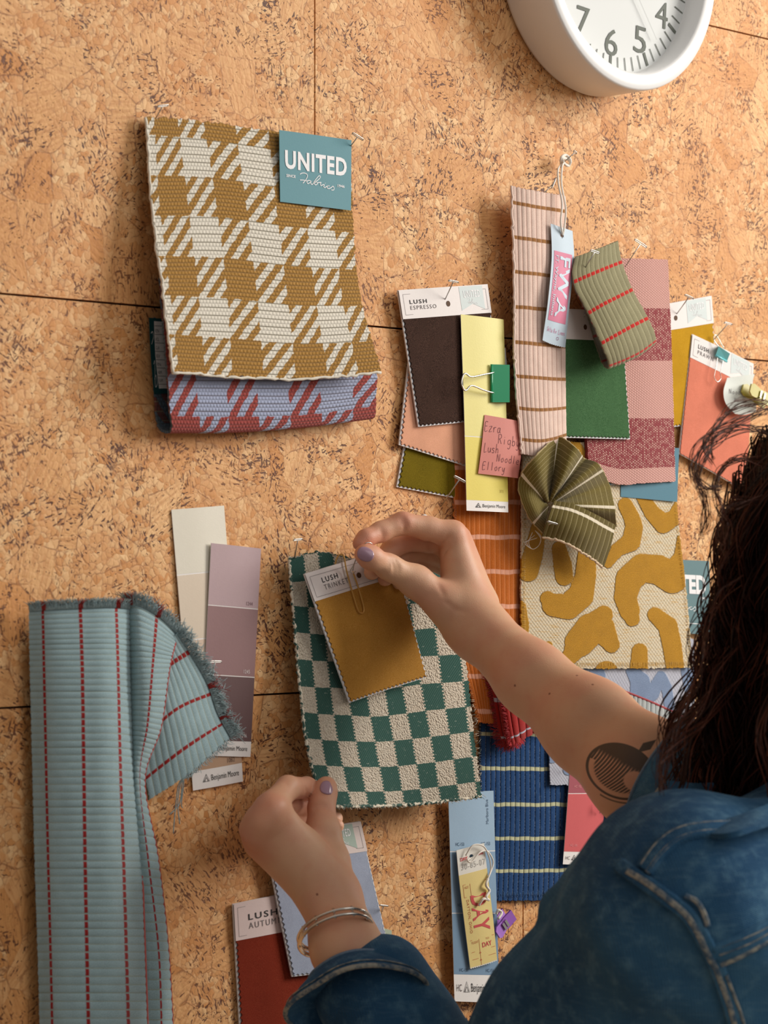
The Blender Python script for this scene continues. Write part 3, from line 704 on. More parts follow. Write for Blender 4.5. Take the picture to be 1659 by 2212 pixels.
TN, _ = card('mustard LUSH TRINKET velvet sample card on the green checked cloth', (657, 1240), (847, 1184), (922, 1463), (755, 1518), (27, 29, 34, 32), .212,
     velvet('trinket_velvet', C(170, 118, 44), C(200, 150, 76)), ('LUSH', 'TRINKET'), (.66, .92, SAGEB), hole=.56, txtbox=(.15, .28, .43, .72), bow=-1.5)
K = quad((795, 1995), (846, 2010), (848, 2090), (800, 2090), 3, bow=0)
t = thing('paper_card', 'small sage green card peeking out right of the grey blue sample card', 'card', tuple(K(0.0, 0.0))); sheet('card_sheet', K, paper('sage_card', C(176, 186, 162)), t, 6, 6, th=.4)
text('sage', K, (.72, .35, .86, .62), GREYINK, t, rot=-90)
tpin((822, 1975, 4), (829, 1957, 16), (9, 1), 'T-pin right of the grey blue sample card beside the wrist')
# ------------------------------------------------------------------ woven swatches right of centre
FG = 'fabric swatches pinned to the wall'
def swatch(label, N, m, nu, nv, th=1.4, relief=None, jag=.7, back=None, parts=(), cat='fabric swatch', **k):
    t = thing('fabric_swatch', label, cat, tuple(N(0.0, 0.0)), FG)
    sheet('cloth', N, [m, back] if back else m, t, nu, nv, th=th, relief=relief, jag=jag, **k)
    return t
def fringe(name, N, edge, n, L, m, t, r=.28, spread=.5, curl=.3, mix=None, out=1.0, lift=.4):
    """short loose threads leaving an edge of a sheet; edge = ((u, v), (u, v), direction (du, dv) outward)"""
    (u0, v0), (u1, v1), (du, dv) = edge; pcs = []; mi = []
    for k in range(n):
        s = k/(n-1)+RNG.normal(0, .3/n); u = u0+(u1-u0)*s; v = v0+(v1-v0)*s
        a = N.M(u, v, lift/1000); d = N(u+du*.02, v+dv*.02)-N(u, v); d /= np.linalg.norm(d); e = N(min(max(u+(u1-u0)*.02, -.1), 1.1), v+(v1-v0)*.02)-N(u, v); e /= max(np.linalg.norm(e), 1e-9)
        nn = N.n(u, v); l = L/1000*RNG.uniform(.55, 1.15); w1 = RNG.normal(0, spread); w2 = RNG.normal(0, spread)
        P = [a-d*.0015]
        for q in (.35, .7, 1.0): P.append(a+d*l*q*out+e*l*q*q*w1+nn*l*(q*.25+q*q*w2*.5)+RNG.normal(0, curl*l*.15, 3))
        pcs.append(tube('x', P, r/1000, None, sides=3, build=False, taper=[1, 1, .9, .5])); mi += [mix(u, v) if mix else 0]*len(pcs[-1][1])
    o = multi(name, pcs, m if isinstance(m, list) else m, t)
    if mix: o.data.polygons.foreach_set('material_index', mi)
    return o
# navy corduroy
NV = Net([[(1040, 1440, 3), (1160, 1440, 3), (1280, 1440, 3), (1395, 1440, 3)], [(1038, 1600, 3), (1155, 1602, 4), (1275, 1603, 4), (1390, 1605, 3)],
          [(1036, 1780, 3), (1155, 1780, 3.5), (1275, 1780, 3), (1390, 1780, 3)], [(1030, 1945, 4), (1150, 1945, 4), (1270, 1942, 4), (1388, 1938, 3)]])
def st_at(N, px, ys, ns):
    """(count, offset) so that stripes fall at the pixels (px, ys[0]) and (px, ys[1]), ns apart"""
    v0 = N.uv_at(px, ys[0])[1]; v1 = N.uv_at(px, ys[1])[1]; n = ns/(v1-v0); return n, .5-v0*n+20
n, o = st_at(NV, 1100, (1586, 1881), 4)
t = swatch('navy blue ribbed swatch with thin cream lines at lower centre', NV, cloth('navy_cord', m_stripe(C(30, 62, 106), C(196, 196, 158), n, o, .055, 33, groove=C(14, 26, 52), fleck=C(96, 128, 160), hi=C(44, 80, 128), thread=C(150, 160, 172), gw=.09), sheen=.1), 330, 40, relief=ribs(33, .8))
fringe('stitched_hem', NV, ((0, .965), (1, .965), (0, 1)), 120, 4.5, cloth('navy_thread', lambda T: {'c': C(62, 92, 130)}), t, .3, .15, .1)
fringe('loose_threads', NV, ((0.0, .3), (0, .95), (-1, 0)), 90, 3.0, cloth('navy_thread2', lambda T: {'c': C(74, 106, 146)}), t, .2, .4)
# orange swatch
ON = Net([[(982, 990, 4), (1032, 990, 6), (1085, 990, 6), (1130, 990, 4)], [(984, 1180, 4), (1033, 1180, 6), (1083, 1180, 6), (1128, 1180, 4)],
          [(990, 1370, 6), (1038, 1370, 9), (1084, 1370, 9), (1124, 1370, 5)], [(1036, 1560, 10), (1055, 1562, 12), (1075, 1562, 12), (1094, 1560, 8)]])
n, o = st_at(ON, 1080, (1160, 1310), 2)
t = swatch('burnt orange ribbed swatch with thin pink lines and a frayed left edge', ON, cloth('orange_cord', m_stripe(C(170, 84, 22), C(222, 160, 132), n, o, .065, 14, groove=C(218, 140, 84), fleck=C(206, 122, 48), hi=C(196, 108, 36), gw=.05)), 160, 60, relief=ribs(14, .6))
orf = cloth('orange_thread', lambda T: {'c': T.mix(T.noise(T.pos(), 300, 2), C(176, 84, 20), C(226, 140, 60))})
fringe('fringe', ON, ((0, .18), (0, 1), (-1, 0)), 260, 5.0, orf, t, .25, .5)
# red swatch with a fringed fold
RN = Net([[(1046, 1420, 12), (1085, 1425, 20), (1130, 1420, 16), (1190, 1420, 12)], [(1064, 1500, 14), (1095, 1500, 24), (1145, 1490, 20), (1200, 1480, 12)],
          [(1075, 1570, 14), (1106, 1572, 24), (1150, 1550, 20), (1200, 1535, 12)], [(1088, 1612, 12), (1112, 1606, 20), (1150, 1585, 16), (1204, 1568, 12)]])
redm = cloth('red_cord', m_stripe(C(150, 34, 34), C(190, 190, 204), 2.3, .62, .045, 9, axis=0, groove=C(90, 16, 20), hi=C(176, 48, 44)))
t = swatch('crimson ribbed swatch with pale lines and thick fringe under the forearm', RN, redm, 90, 60, relief=ribs(9, 1.6))
rf = cloth('red_thread', lambda T: {'c': T.mix(T.noise(T.pos(), 300, 2), C(150, 28, 34), C(206, 66, 70))})
fringe('fringe', RN, ((.3, .0), (.3, 1), (-1, 0)), 420, 7, rf, t, .28, .5); fringe('fringe', RN, ((.05, .0), (.05, 1), (-1, 0)), 260, 7, rf, t, .28, .5)
fringe('fringe', RN, ((.0, .97), (.5, .97), (0, 1)), 120, 6, rf, t, .28, .4)
# grey blue amoeba swatch (behind)
def caps(lst):
    def f(x, y):
        d = np.full(x.shape, 1e9)
        for ln in lst:
            for a, b in zip(ln[:-1], ln[1:]):
                ab = np.array([b[0]-a[0], b[1]-a[1]]); t = np.clip(((x-a[0])*ab[0]+(y-a[1])*ab[1])/max(ab.dot(ab), 1e-9), 0, 1)
                d = np.minimum(d, np.hypot(x-a[0]-t*ab[0], y-a[1]-t*ab[1])-(a[2]+(b[2]-a[2])*t))
        return d
    return f
z = lambda L, ox=1080, oy=850, s=2.865: [(ox+a/s, oy+b/s, c/s) for a, b, c in L]
BLUEW = caps([z(l, 1100, 850, 2.603) for l in [[(490, 1560, 40), (500, 1590, 45)], [(690, 1560, 35), (735, 1620, 55), (735, 1720, 55), (800, 1690, 40), (850, 1590, 30), (880, 1650, 30), (900, 1760, 30)],
     [(1000, 1560, 40), (1020, 1660, 40)], [(430, 1500, 60), (420, 1400, 50)], [(240, 2050, 30), (320, 2010, 25), (330, 2120, 28)], [(620, 1900, 60), (800, 2000, 60)]]])
def m_sd(ground, blob, gd, bl, soft=1.2, ns=2.0):
    def f(T):
        d = T.attr('sd')+(T.noise(T.met, 420, 2)-.5)*ns*2; k = 1-d.step(-soft, soft)
        x, y, _ = T.sep(T.met)
        yr = ((x*1500).sin()*(y*1500).sin())*.5+.5; n = T.noise(T.met, 1500, 3, .7); l = T.noise(T.com(x*60, y*900), 1, 2); m = T.noise(T.met, 70, 3)
        gc = T.mix(yr, ground, gd); gc = T.mix(l.step(.52, .66)*.5, gc, bl if ground[0] > .6 else ground)
        bc = T.mix(n.step(.3, .75), blob, bl)
        c = T.mix(k, gc, T.mul(.4, bc, T.gray(m*.8+.6)))
        return {'c': ymix(T, c, n, .1), 'b': k*2.2+n*.6+yr*.5*(1-k)}
    return f
GB = Net([[(1180, 1380, 6), (1290, 1380, 7), (1390, 1380, 7), (1500, 1380, 6)], [(1184, 1500, 6), (1290, 1500, 8), (1395, 1500, 8), (1500, 1500, 6)],
          [(1187, 1600, 8), (1290, 1600, 9), (1395, 1600, 8), (1500, 1600, 6)], [(1190, 1695, 9), (1290, 1697, 8), (1395, 1700, 8), (1500, 1700, 6)]])
t = swatch('grey and dusty blue wavy patterned swatch showing under the gold wavy one', GB, cloth('grey_blue_wavy', m_sd(C(176, 178, 190), C(112, 130, 160), C(190, 190, 200), C(146, 162, 188), ns=1.2), bd=.0012), 90, 90, sd=BLUEW, wav=1.0)
# grey ribbed piece with a red edge
GR = Net([[(1340, 1490, 11), (1405, 1516, 14), (1475, 1548, 12)], [(1325, 1600, 12), (1400, 1625, 15), (1470, 1650, 12)], [(1302, 1740, 12), (1360, 1775, 16), (1425, 1800, 12)]])
t = swatch('pale grey ribbed swatch with a red stitched edge behind the elbow', GR, cloth('grey_ribbed', m_stripe(C(176, 180, 178), C(160, 84, 84), 1, .5, .012, 14, groove=C(120, 124, 124))), 130, 40, relief=ribs(14, 1.2))
p = np.array([(k, 0) for k in np.linspace(0, 1, 40)]); tube('red_edge', GR.M(p[:, 0], p[:, 1], .0006), .0011, cloth('red_yarn', lambda T: {'c': C(168, 78, 80)}), t, 6)
# united label at far right
K = quad((1400, 1206), (1532, 1212), (1537, 1372), (1402, 1362), 7.5, bow=.3); t = thing('fabric_label', 'faded teal UNITED Fabrics label between the gold wavy swatch and the dark hair', 'label', tuple(K(0.0, 0.0)))
sheet('label_card', K, paper('muted_teal', C(98, 128, 132)), t, 6, 6, th=.3); text('UNITED', K, (.1, .2, .93, .46), WINK, t, bold=.045)
strokes('script_lettering', [[(.27+x*.5, .5+y*.2) for x, y in L] for L in FABRICS], K, .6, WINK, t); text('1946', K, (.82, .49, .93, .53), WINK, t, bold=.02)
strokes('underline', [[(.55, .86), (.9, .86)]], K, .7, WINK, t)
# gold amoeba swatch
GA = Net([[(1130, 955, 9), (1240, 955, 11), (1350, 958, 10), (1452, 962, 8)], [(1128, 1120, 9), (1244, 1120, 12), (1355, 1120, 12), (1464, 1115, 9)],
          [(1126, 1290, 10), (1248, 1290, 12), (1365, 1285, 12), (1484, 1280, 10)], [(1130, 1442, 12), (1255, 1444, 12), (1375, 1444, 12), (1495, 1442, 12)]])
GOLDB = caps([z(l) for l in [[(775, 690, 46), (815, 770, 50), (830, 830, 55), (810, 920, 60), (730, 965, 45), (670, 1055, 28)],
     [(880, 640, 40), (940, 740, 50), (1010, 805, 62), (1080, 770, 50), (1120, 700, 50)],
     [(1110, 890, 14), (1120, 1010, 45), (1070, 1140, 98), (980, 1090, 92), (880, 1080, 88), (800, 1150, 85), (775, 1260, 72), (800, 1340, 66), (818, 1395, 48)],
     [(540, 1000, 58), (530, 1130, 66), (500, 1250, 80), (420, 1320, 80), (330, 1310, 72), (295, 1270, 48)],
     [(370, 960, 46), (390, 1060, 58), (398, 1135, 56)], [(240, 840, 50), (205, 1000, 62), (175, 1100, 66)], [(110, 1330, 55), (140, 1430, 42), (150, 1500, 30)],
     [(640, 1370, 58), (560, 1460, 100), (490, 1540, 92), (440, 1620, 55)], [(630, 1460, 85), (690, 1555, 52)], [(960, 1370, 48), (1040, 1440, 62), (1065, 1560, 60), (1085, 1720, 55)],
     [(865, 1595, 50), (860, 1720, 58)], [(660, 1730, 75)]*2, [(300, 1560, 28)]*2, [(455, 330, 50), (500, 420, 60), (450, 500, 50)], [(200, 700, 50), (300, 600, 60)]]])
t = swatch('cream swatch with bold golden mustard wavy shapes at centre right', GA, cloth('gold_wavy', m_sd(C(222, 200, 160), C(170, 114, 14), C(240, 228, 204), C(222, 168, 52)), bd=.0022, bs=.8), 150, 150, th=1.6, sd=GOLDB, relief=None, wav=.6)
gf = cloth('gold_thread', lambda T: {'c': C(206, 164, 84)}); fringe('overlock_stitch', GA, ((0, .98), (1, .98), (0, 1)), 130, 2.6, gf, t, .2, .15, .1); fringe('overlock_stitch', GA, ((.985, .15), (.985, 1), (1, 0)), 110, 2.6, gf, t, .2, .15, .1)
fringe('overlock_stitch', GA, ((.015, .3), (.015, 1), (-1, 0)), 100, 2.2, gf, t, .2, .15, .1)
K = quad((1342, 960), (1467, 968), (1463, 1084), (1341, 1073), 12.5, bow=.3); t = thing('fabric_label', 'teal paper label on top of the gold wavy swatch below the pink plaid one', 'label', tuple(K(0.0, 0.0))); sheet('label_card', K, paper('teal_paper_b', C(74, 122, 140)), t, 6, 6, th=.3)
# pink plaid
PP = Net([[(1262, 556, 14), (1325, 557, 15), (1390, 559, 17), (1443, 561, 14)], [(1262, 720, 15), (1326, 722, 16), (1392, 722, 18), (1450, 722, 15)],
          [(1264, 880, 15), (1330, 882, 16), (1396, 884, 18), (1455, 884, 15)], [(1272, 1022, 15), (1335, 1046, 17), (1398, 1043, 18), (1459, 1040, 15)]])
def m_plaid(T):
    u, v = T.uv; x, y, _ = T.sep(T.met); n = T.noise(T.met, 1500, 3, .7)
    v2 = v+(T.noise(T.met, 300, 1)-.5)*.006
    bnd = v2.band(.334, .116)+v2.band(.820, .112)
    wx = (x*430).fract(); wy = (y*430+((x*430).floor()*.5).fract()).fract()
    dot = wx.band(.5, .26, .08)*wy.band(.5, .26, .08); wv = (wx*3.1416).sin()*(wy*3.1416).sin()
    hh = T.noise(T.com(x*330, y*200), 1, 1).step(.42, .55)
    c = T.mix(bnd.min(1.0), T.mix(wv, C(200, 142, 132), C(232, 186, 174)), T.mix((dot*hh*.9).min(1.0), C(152, 70, 74), C(232, 196, 178)))
    return {'c': ymix(T, c, n), 'b': wv+n*.4}
t = swatch('pink plaid swatch with two dark rose bands hanging at centre right', PP, cloth('pink_plaid', m_plaid, bd=.0014), 60, 80, th=3.0, jag=.5)
K = Net([[(1310, 1020, 13.2), (1375, 1020, 13.2)], [(1312, 1048, 13.2), (1376, 1046, 13.2)]]); K2 = t
t = thing('fabric_label', 'sliver of teal label with white script under the foot of the pink plaid swatch', 'label', tuple(K(0.0, 0.0))); sheet('label_card', K, TEAL, t, 4, 4, th=.3)
strokes('script_lettering', [[(.45, .95), (.5, .7), (.65, .68), (.7, .85), (.6, .97)], [(.62, .95), (.75, .7), (.95, .72), (.98, .95)], [(.1, .97), (.4, .95)]], K, .5, WINK, t)
# peach striped long swatch
PS = Net([[(1104, 402, 19), (1142, 410, 23), (1182, 417, 23), (1222, 424, 20)], [(1110, 600, 20), (1146, 604, 24), (1184, 608, 24), (1222, 612, 20)],
          [(1112, 800, 21), (1148, 803, 25), (1185, 806, 25), (1222, 808, 21)], [(1126, 980, 21), (1158, 985, 25), (1190, 980, 25), (1224, 966, 21)]])
n, o = st_at(PS, 1120, (440, 881.5), 6)
t = swatch('long pale peach ribbed swatch with thin brown lines pinned right of the yellow strip', PS, cloth('peach_cord', m_stripe(C(224, 192, 176), C(160, 112, 66), n, o, .055, 11, groove=C(190, 150, 136), hi=C(240, 216, 202), nz=.08, slw=.0012)), 130, 90, relief=ribs(11, .75))
p = np.array([(0, k) for k in np.linspace(0, 1, 80)]); tube('edge_fray', PS.M(p[:, 0], p[:, 1], .0002)+RNG.normal(0, .0004, (80, 3)), .0011, cloth('peach_yarn', lambda T: {'c': C(232, 208, 194)}), t, 6)
tpin((1163, 429, 20), (1195, 397, 28), (4, -10), 'T-pin in the top of the long pale peach swatch')
# airline tag on a string
TG = Net([[(1190, 483, 27), (1213, 491, 27), (1237, 499, 26)], [(1192, 557, 28), (1216, 563, 29), (1240, 569, 27)], [(1184, 650, 32), (1207, 656, 33), (1230, 662, 30)], [(1172, 736, 29), (1193, 745, 29), (1221, 752, 28)]])
t = thing('luggage_tag', 'pale blue luggage tag lettered FWA hanging by a string over the peach swatch', 'tag', tuple(TG(0.0, 0.0)))
LB = paper('tag_blue', C(196, 212, 224)); PK = paper('tag_pink', C(214, 126, 152))
sheet('tag_card', TG, LB, t, 40, 80, th=.5, hole=(.5, .085, 2.3), zig=(.8, 2.6, 'B'))
poly_ = sheet('pink_panel', TG, PK, t, 8, 16, th=.1, reg=(.10, .26, .90, .815), lift=.2)
LBI = mat('tag_blue_ink', color=C(206, 222, 232))
text('FWA', TG, (.36, .30, .82, .775), LBI, t, rot=90, bold=.02, space=1.08, lift=.5); text('FT. Wayne, Indiana', TG, (.14, .30, .30, .775), LBI, t, rot=90, bold=.006, lift=.5)
strokes('handwriting', hand('Delta Air Lines', (.14, .865, .92, .905), .1), TG, .26, mat('pink_ink', color=C(202, 88, 134)), t, .4)
strokes('round_mark', [[(.66+.04*math.cos(a), .94+.012*math.sin(a)) for a in np.linspace(0, 6.28, 14)]], TG, .3, mat('purple_ink', color=C(150, 70, 110)), t, .4)
hp = TG.M(.5, .078, .0008)
knot = W(1219, 351, 9)
def string(name, t, P, r=.0009, n=60): return tube(name, smoothpath(P, n), r, THREADW, t, 6)
string('string', t, [knot, W(1206, 365, 23), W(1206, 395, 27), W(1214, 440, 30), W(1211, 480, 31), hp])
string('string', t, [knot, W(1214, 362, 23), W(1213, 400, 27), W(1222, 450, 30), W(1219, 490, 30), hp])
string('knot', t, [W(1213, 362, 9), W(1212, 342, 12), W(1222, 335, 10), W(1232, 346, 12), W(1228, 358, 10), W(1218, 352, 13), W(1216, 342, 12), W(1226, 344, 10), W(1234, 352, 12)], .0013, 90)
tpin((1209, 358, 10), (1241, 330, 22), (3, 3), 'T-pin holding the string knot of the pale blue luggage tag')
# sage looped swatch with red dashes
SL = Net([[(1242, 556, 29), (1274, 544, 32), (1306, 532, 32), (1335, 520, 29)], [(1238, 610, 33), (1272, 595, 36), (1308, 580, 36), (1344, 566, 33)],
          [(1272, 680, 45), (1302, 662, 48), (1335, 645, 48), (1368, 628, 45)], [(1300, 745, 53), (1332, 727, 56), (1366, 708, 56), (1402, 690, 53)],
          [(1316, 790, 49), (1348, 778, 51), (1385, 760, 51), (1418, 735, 49)], [(1304, 792, 37), (1340, 778, 37), (1372, 762, 37), (1405, 740, 37)],
          [(1284, 740, 27), (1318, 725, 27), (1350, 708, 27), (1384, 690, 27)], [(1262, 660, 25), (1292, 645, 25), (1325, 630, 25), (1356, 612, 25)]])
SL.uniform(14); sn, so = st_at(SL, 1240, (610, 611), 1); va, vb = SL.uv_at(1240, 609)[1], SL.uv_at(1314, 733)[1]; sn = 2/(vb-va); so = .5-va*sn+20
sgm = cloth('sage_cord', m_stripe(C(136, 130, 98), C(196, 44, 40), sn, so, .055, 11, groove=C(176, 170, 136), hi=C(158, 152, 120), dash=True, gw=.05, slw=.0))
sgb = cloth('sage_back', m_stripe(C(120, 116, 96), C(150, 50, 46), 7.6, .10, .05, 11, groove=C(104, 100, 82)))
t = swatch('sage green ribbed swatch with red dashed lines folded into a loop', SL, sgm, 140, 110, th=1.5, relief=ribs(11, .6), back=sgb, jag=.5)
tpin((1265, 577, 34), (1284, 545, 43), (9, 3), 'T-pin in the upper face of the sage looped swatch')
tpin((1350, 577, 18), (1383, 527, 30), (12, 8), 'T-pin between the sage looped swatch and the pink plaid swatch')
tpin((1256, 690, 20), (1263, 682, 23), (1, 1), 'T-pin in the hole of the green velvet card behind the sage loop')
tpin((1541, 735, 6), (1572, 700, 20), (8, 2), 'T-pin above the light blue binder clip')
# burnt orange strip of shadowed cloth is the top of the orange swatch; olive pleated swatch on top
ang = [(1172, 1150, 16), (1140, 1112, 24), (1121, 1042, 20), (1158, 985, 34), (1205, 946, 22), (1243, 968, 44), (1262, 992, 26), (1292, 1004, 44), (1314, 1046, 26), (1326, 1098, 42), (1331, 1136, 22)]
cen = (1184, 1090)
rows = []
for q in (0, .3, .62, 1.0):
    r_ = []
    for k, (x, y, h) in enumerate(ang):
        hh = 22+(h-22)*(.25+.75*q) if q else 22+(6 if k % 2 else 0)
        r_.append((cen[0]+(x-cen[0])*(q*.93+.07), cen[1]+(y-cen[1])*(q*.93+.07), hh+6*math.sin(q*3.1)))
    rows.append(r_)
OF = Net(rows)
def m_ol(nst, off, nr, lw):
    def f(T):
        u, v = T.uv; n = T.noise(T.met, 1500, 3, .7); st = (u*nst+off).fract().band(.5, lw, lw*.2)
        rb = (v*nr).fract(); g = (rb.band(0, .055, .02)+rb.band(1, .055, .02)).min(1.0)
        c = T.mix(n.step(.3, .75), C(98, 84, 38), C(124, 110, 58)); c = T.mix(g*.75, c, C(172, 158, 110)); c = T.mix(st, c, C(226, 214, 190))
        return {'c': ymix(T, c, n), 'b': n+T.noise(T.met, 100, 2)*2-g}
    return f
t = thing('fabric_swatch', 'crumpled olive green swatch with cream lines pleated like a fan', 'fabric swatch', tuple(OF(.5, .5)), FG)
sheet('pleated_cloth', OF, cloth('olive_cord', m_ol(6, .12, 13, .035)), t, 200, 110, th=1.3, relief=lambda u, v: .0005*np.abs(np.sin(np.pi*13*v))**.5)
p = np.array([(k, 1) for k in np.linspace(0, 1, 160)]); tube('selvedge', OF.M(p[:, 0], p[:, 1], .0)+RNG.normal(0, .00025, (160, 3)), .0009, cloth('olive_yarn', lambda T: {'c': C(178, 160, 118)}), t, 6)
OS = Net([[(1197, 1082, 34), (1240, 1090, 40), (1288, 1112, 42), (1329, 1134, 34)], [(1184, 1120, 36), (1230, 1132, 44), (1276, 1156, 44), (1318, 1180, 34)], [(1171, 1160, 30), (1216, 1170, 38), (1262, 1196, 38), (1303, 1226, 28)]])
sheet('folded_end', OS, cloth('olive_cord_b', lambda T: (lambda u, v, n: {'c': ymix(T, T.mix(v.band(.16, .035, .01), T.mix(((u*13).fract().band(.5, .055, .02))*.7, T.mix(n.step(.3, .75), C(88, 76, 36), C(112, 98, 52)), C(166, 152, 108)), C(226, 214, 190)), n), 'b': n})(T.uv[0], T.uv[1]+T.noise(T.met, 30, 1)*.05-.02, T.noise(T.met, 1500, 3, .7))), t, 120, 40, th=1.3, relief=lambda u, v: .0006*np.abs(np.cos(np.pi*13*u))**.5)
p = np.array([(k, 1) for k in np.linspace(0, 1, 60)]); tube('selvedge', OS.M(p[:, 0], p[:, 1], .0)+RNG.normal(0, .0003, (60, 3)), .0012, cloth('cream_pink_yarn', lambda T: {'c': C(214, 190, 160)}), t, 6)
for k in range(3):
    a = W(1150+5*k, 1150+6*k, 14); string('loose_thread', t, [a, W(1142-4*k, 1172, 15), W(1150, 1186, 16), W(1164, 1178, 16), W(1168, 1158+3*k, 15), W(1156, 1146, 14)], .00028, 40)
tpin((1184, 1134, 38), (1192, 1130, 41), (10, 3), 'T-pin lying in the folded end of the olive swatch')
# pink sticky note
SN = quad((1047, 896), (1133, 912), (1119, 1033), (1033, 1023), (17, 19, 20, 18), bow=1.2, bowv=.6); t = thing('sticky_note', 'dusty pink handwritten sticky note stuck on the yellow paint strip', 'note', tuple(SN(0.0, 0.0)))
sheet('note_sheet', SN, paper('note_pink', C(204, 124, 112)), t, 12, 12, th=.2)
ni = mat('note_ink', color=C(112, 62, 66))
L = hand('Ezra', (.03, .10, .42, .27))+hand('Rigby', (.36, .28, .95, .45))+hand('Lush', (.06, .46, .42, .62))+hand('Noodle', (.38, .62, .99, .76))+hand('Ellory', (.08, .78, .64, .92))
strokes('handwriting', L, SN, .42, ni, t, .25)
# green binder clip
def binder(label, spine, jaw, h0, h1, col, handles, name='binder_clip', rw=.55):
    """spine = two pixels of the closed back edge; jaw = two pixels of the open lips; h0/h1 = heights at spine and lips; a real folded body with wall thickness"""
    t = thing(name, label, 'clip', tuple(W(spine[0][0], spine[0][1], h0)))
    m = mat('clip_colour', color=col, rough=.25, spec=.6)
    S = [W(x, y, h0) for x, y in spine]; J = [W(x, y, h1) for x, y in jaw]; Jb = [W(x, y, h1-2.5) for x, y in jaw]; hb = h0-9
    B = [W(x, y, max(hb, 1)) for x, y in spine]
    for nm, q in (('front_plate', (S[0], S[1], J[1], J[0])), ('back_plate', (B[0], B[1], Jb[1], Jb[0])), ('spine_plate', (S[0], S[1], B[1], B[0]))):
        q = np.array(q); n = np.cross(q[1]-q[0], q[3]-q[0]); n /= np.linalg.norm(n); n *= -.0004*np.sign(n[1])*-1
        v, f = box8(np.concatenate([q, q+n])); mesh(nm, v, f, m, t, False)
    tube('lip_roll', [J[0], J[1]], .0011, m, t, 10)
    for L in handles: tube('wire_handle', smoothpath([W(*p) for p in L], 60), rw/1000, SILVER, t, 8)
    return t
binder('green binder clip with a silver wire handle on the yellow paint strip', [(1101, 788), (1101, 869)], [(1062, 787), (1062, 869)], 23, 17.5, C(16, 146, 96),
       [[(1066, 805, 20), (1045, 809, 21), (1018, 814, 22), (1006, 807, 22), (1000, 812, 22), (997, 828, 22), (1001, 840, 22), (1007, 843, 22), (1019, 833, 22), (1045, 843, 21), (1066, 849, 20)]], rw=.8)
binder('small light blue binder clip on the salmon LUSH PRAWN card', [(1553, 748), (1577, 764)], [(1546, 768), (1570, 781)], 15, 10, C(120, 206, 212),
       [[(1550, 772, 12), (1547, 792, 12.5), (1544, 806, 12.5), (1543, 816, 12.5), (1550, 825, 12.5), (1557, 818, 12.5), (1556, 806, 12.5), (1559, 792, 12.5), (1562, 778, 12)],
        [(1556, 752, 12), (1544, 738, 10), (1541, 728, 8), (1546, 724, 8), (1552, 732, 9), (1564, 752, 11)]], rw=.4)
# white note with yellow clip
WN = Net([[(1571, 816, 13), (1600, 812, 17), (1630, 808, 20)], [(1563, 845, 14), (1600, 848, 17), (1622, 842, 20)], [(1568, 872, 14), (1600, 872, 17), (1632, 866, 20)], [(1588, 894, 14), (1608, 896, 16), (1634, 890, 18)]])
t = thing('sticky_note', 'white curled note held by a yellow clip at the right edge', 'note', tuple(WN(0.0, 0.0))); sheet('note_sheet', WN, paper('note_white', C(226, 230, 222)), t, 16, 16, th=.2)
strokes('handwriting', hand('Noodles', (.15, .25, .75, .38))+hand('Pando', (.3, .48, .7, .62)), WN, .3, GREYINK, t, .25)
def sewclip(label, a, b, h, wd, col, mcol):
    t = thing('sewing_clip', label, 'clip', tuple(W(a[0], a[1], h)))
    m = mat('tinted_plastic', color=col, rough=.5, spec=.2, trans=.12)
    A, B = W(*a, h), W(*b, h+1); d = (B-A); L = np.linalg.norm(d); d /= L; nn = np.array([0, -1., 0]); s = np.cross(d, nn); s /= np.linalg.norm(s); nn = np.cross(s, d); nn *= -np.sign(nn[1]); hw = wd/2000
    for nm, off, th_, sp in (('upper_jaw', .0035, .0016, .0015), ('lower_jaw', -.0035, .0016, -.0015)):
        prof = [(0, .6), (.12, .95), (.45, .8), (.6, .9), (1, .85)]
        top = []; bot = []
        for q, ww in prof:
            c = A+d*L*q+nn*(off+sp*abs(q-.4)*2)
            top += [c+s*hw*ww+nn*th_/2, c-s*hw*ww+nn*th_/2]; bot += [c+s*hw*ww-nn*th_/2, c-s*hw*ww-nn*th_/2]
        n = len(prof); P = np.array(top+bot); Fq = []
        for k in range(n-1):
            i = 2*k; Fq += [(i, i+1, i+3, i+2), (i+2*n+2, i+2*n+3, i+2*n+1, i+2*n), (i, i+2, i+2+2*n, i+2*n), (i+3, i+1, i+1+2*n, i+3+2*n)]
        Fq += [(1, 0, 2*n, 2*n+1), (2*n-2, 2*n-1, 4*n-1, 4*n-2)]
        mesh(nm, P, Fq, m, t, False)
    for k in (-.22, .22):
        c = A+d*L*(.5+k*.35); ar = [c+s*hw*.0+nn*.006-d*.0012, c+nn*.0072, c+nn*.006+d*.0012]
        v, f = box8([c-s*hw*.55-d*.0012+nn*.0052, c+s*hw*.55-d*.0012+nn*.0052, c+s*hw*.55+d*.0012+nn*.0052, c-s*hw*.55+d*.0012+nn*.0052, c-s*hw*.55-d*.0012+nn*.006, c+s*hw*.55-d*.0012+nn*.006, c+s*hw*.55+d*.0012+nn*.006, c-s*hw*.55+d*.0012+nn*.006])
        mesh('spring_band', v, f, SILVER, t, False)
    return t
sewclip('translucent purple sewing clip at the lower end of the yellow luggage tag', (1066, 2018), (1099, 1974), 9, 13, C(158, 84, 200), SILVER)
sewclip('translucent yellow sewing clip gripping the white curled note', (1612, 838), (1662, 872), 24, 13, C(176, 162, 40), STEEL)
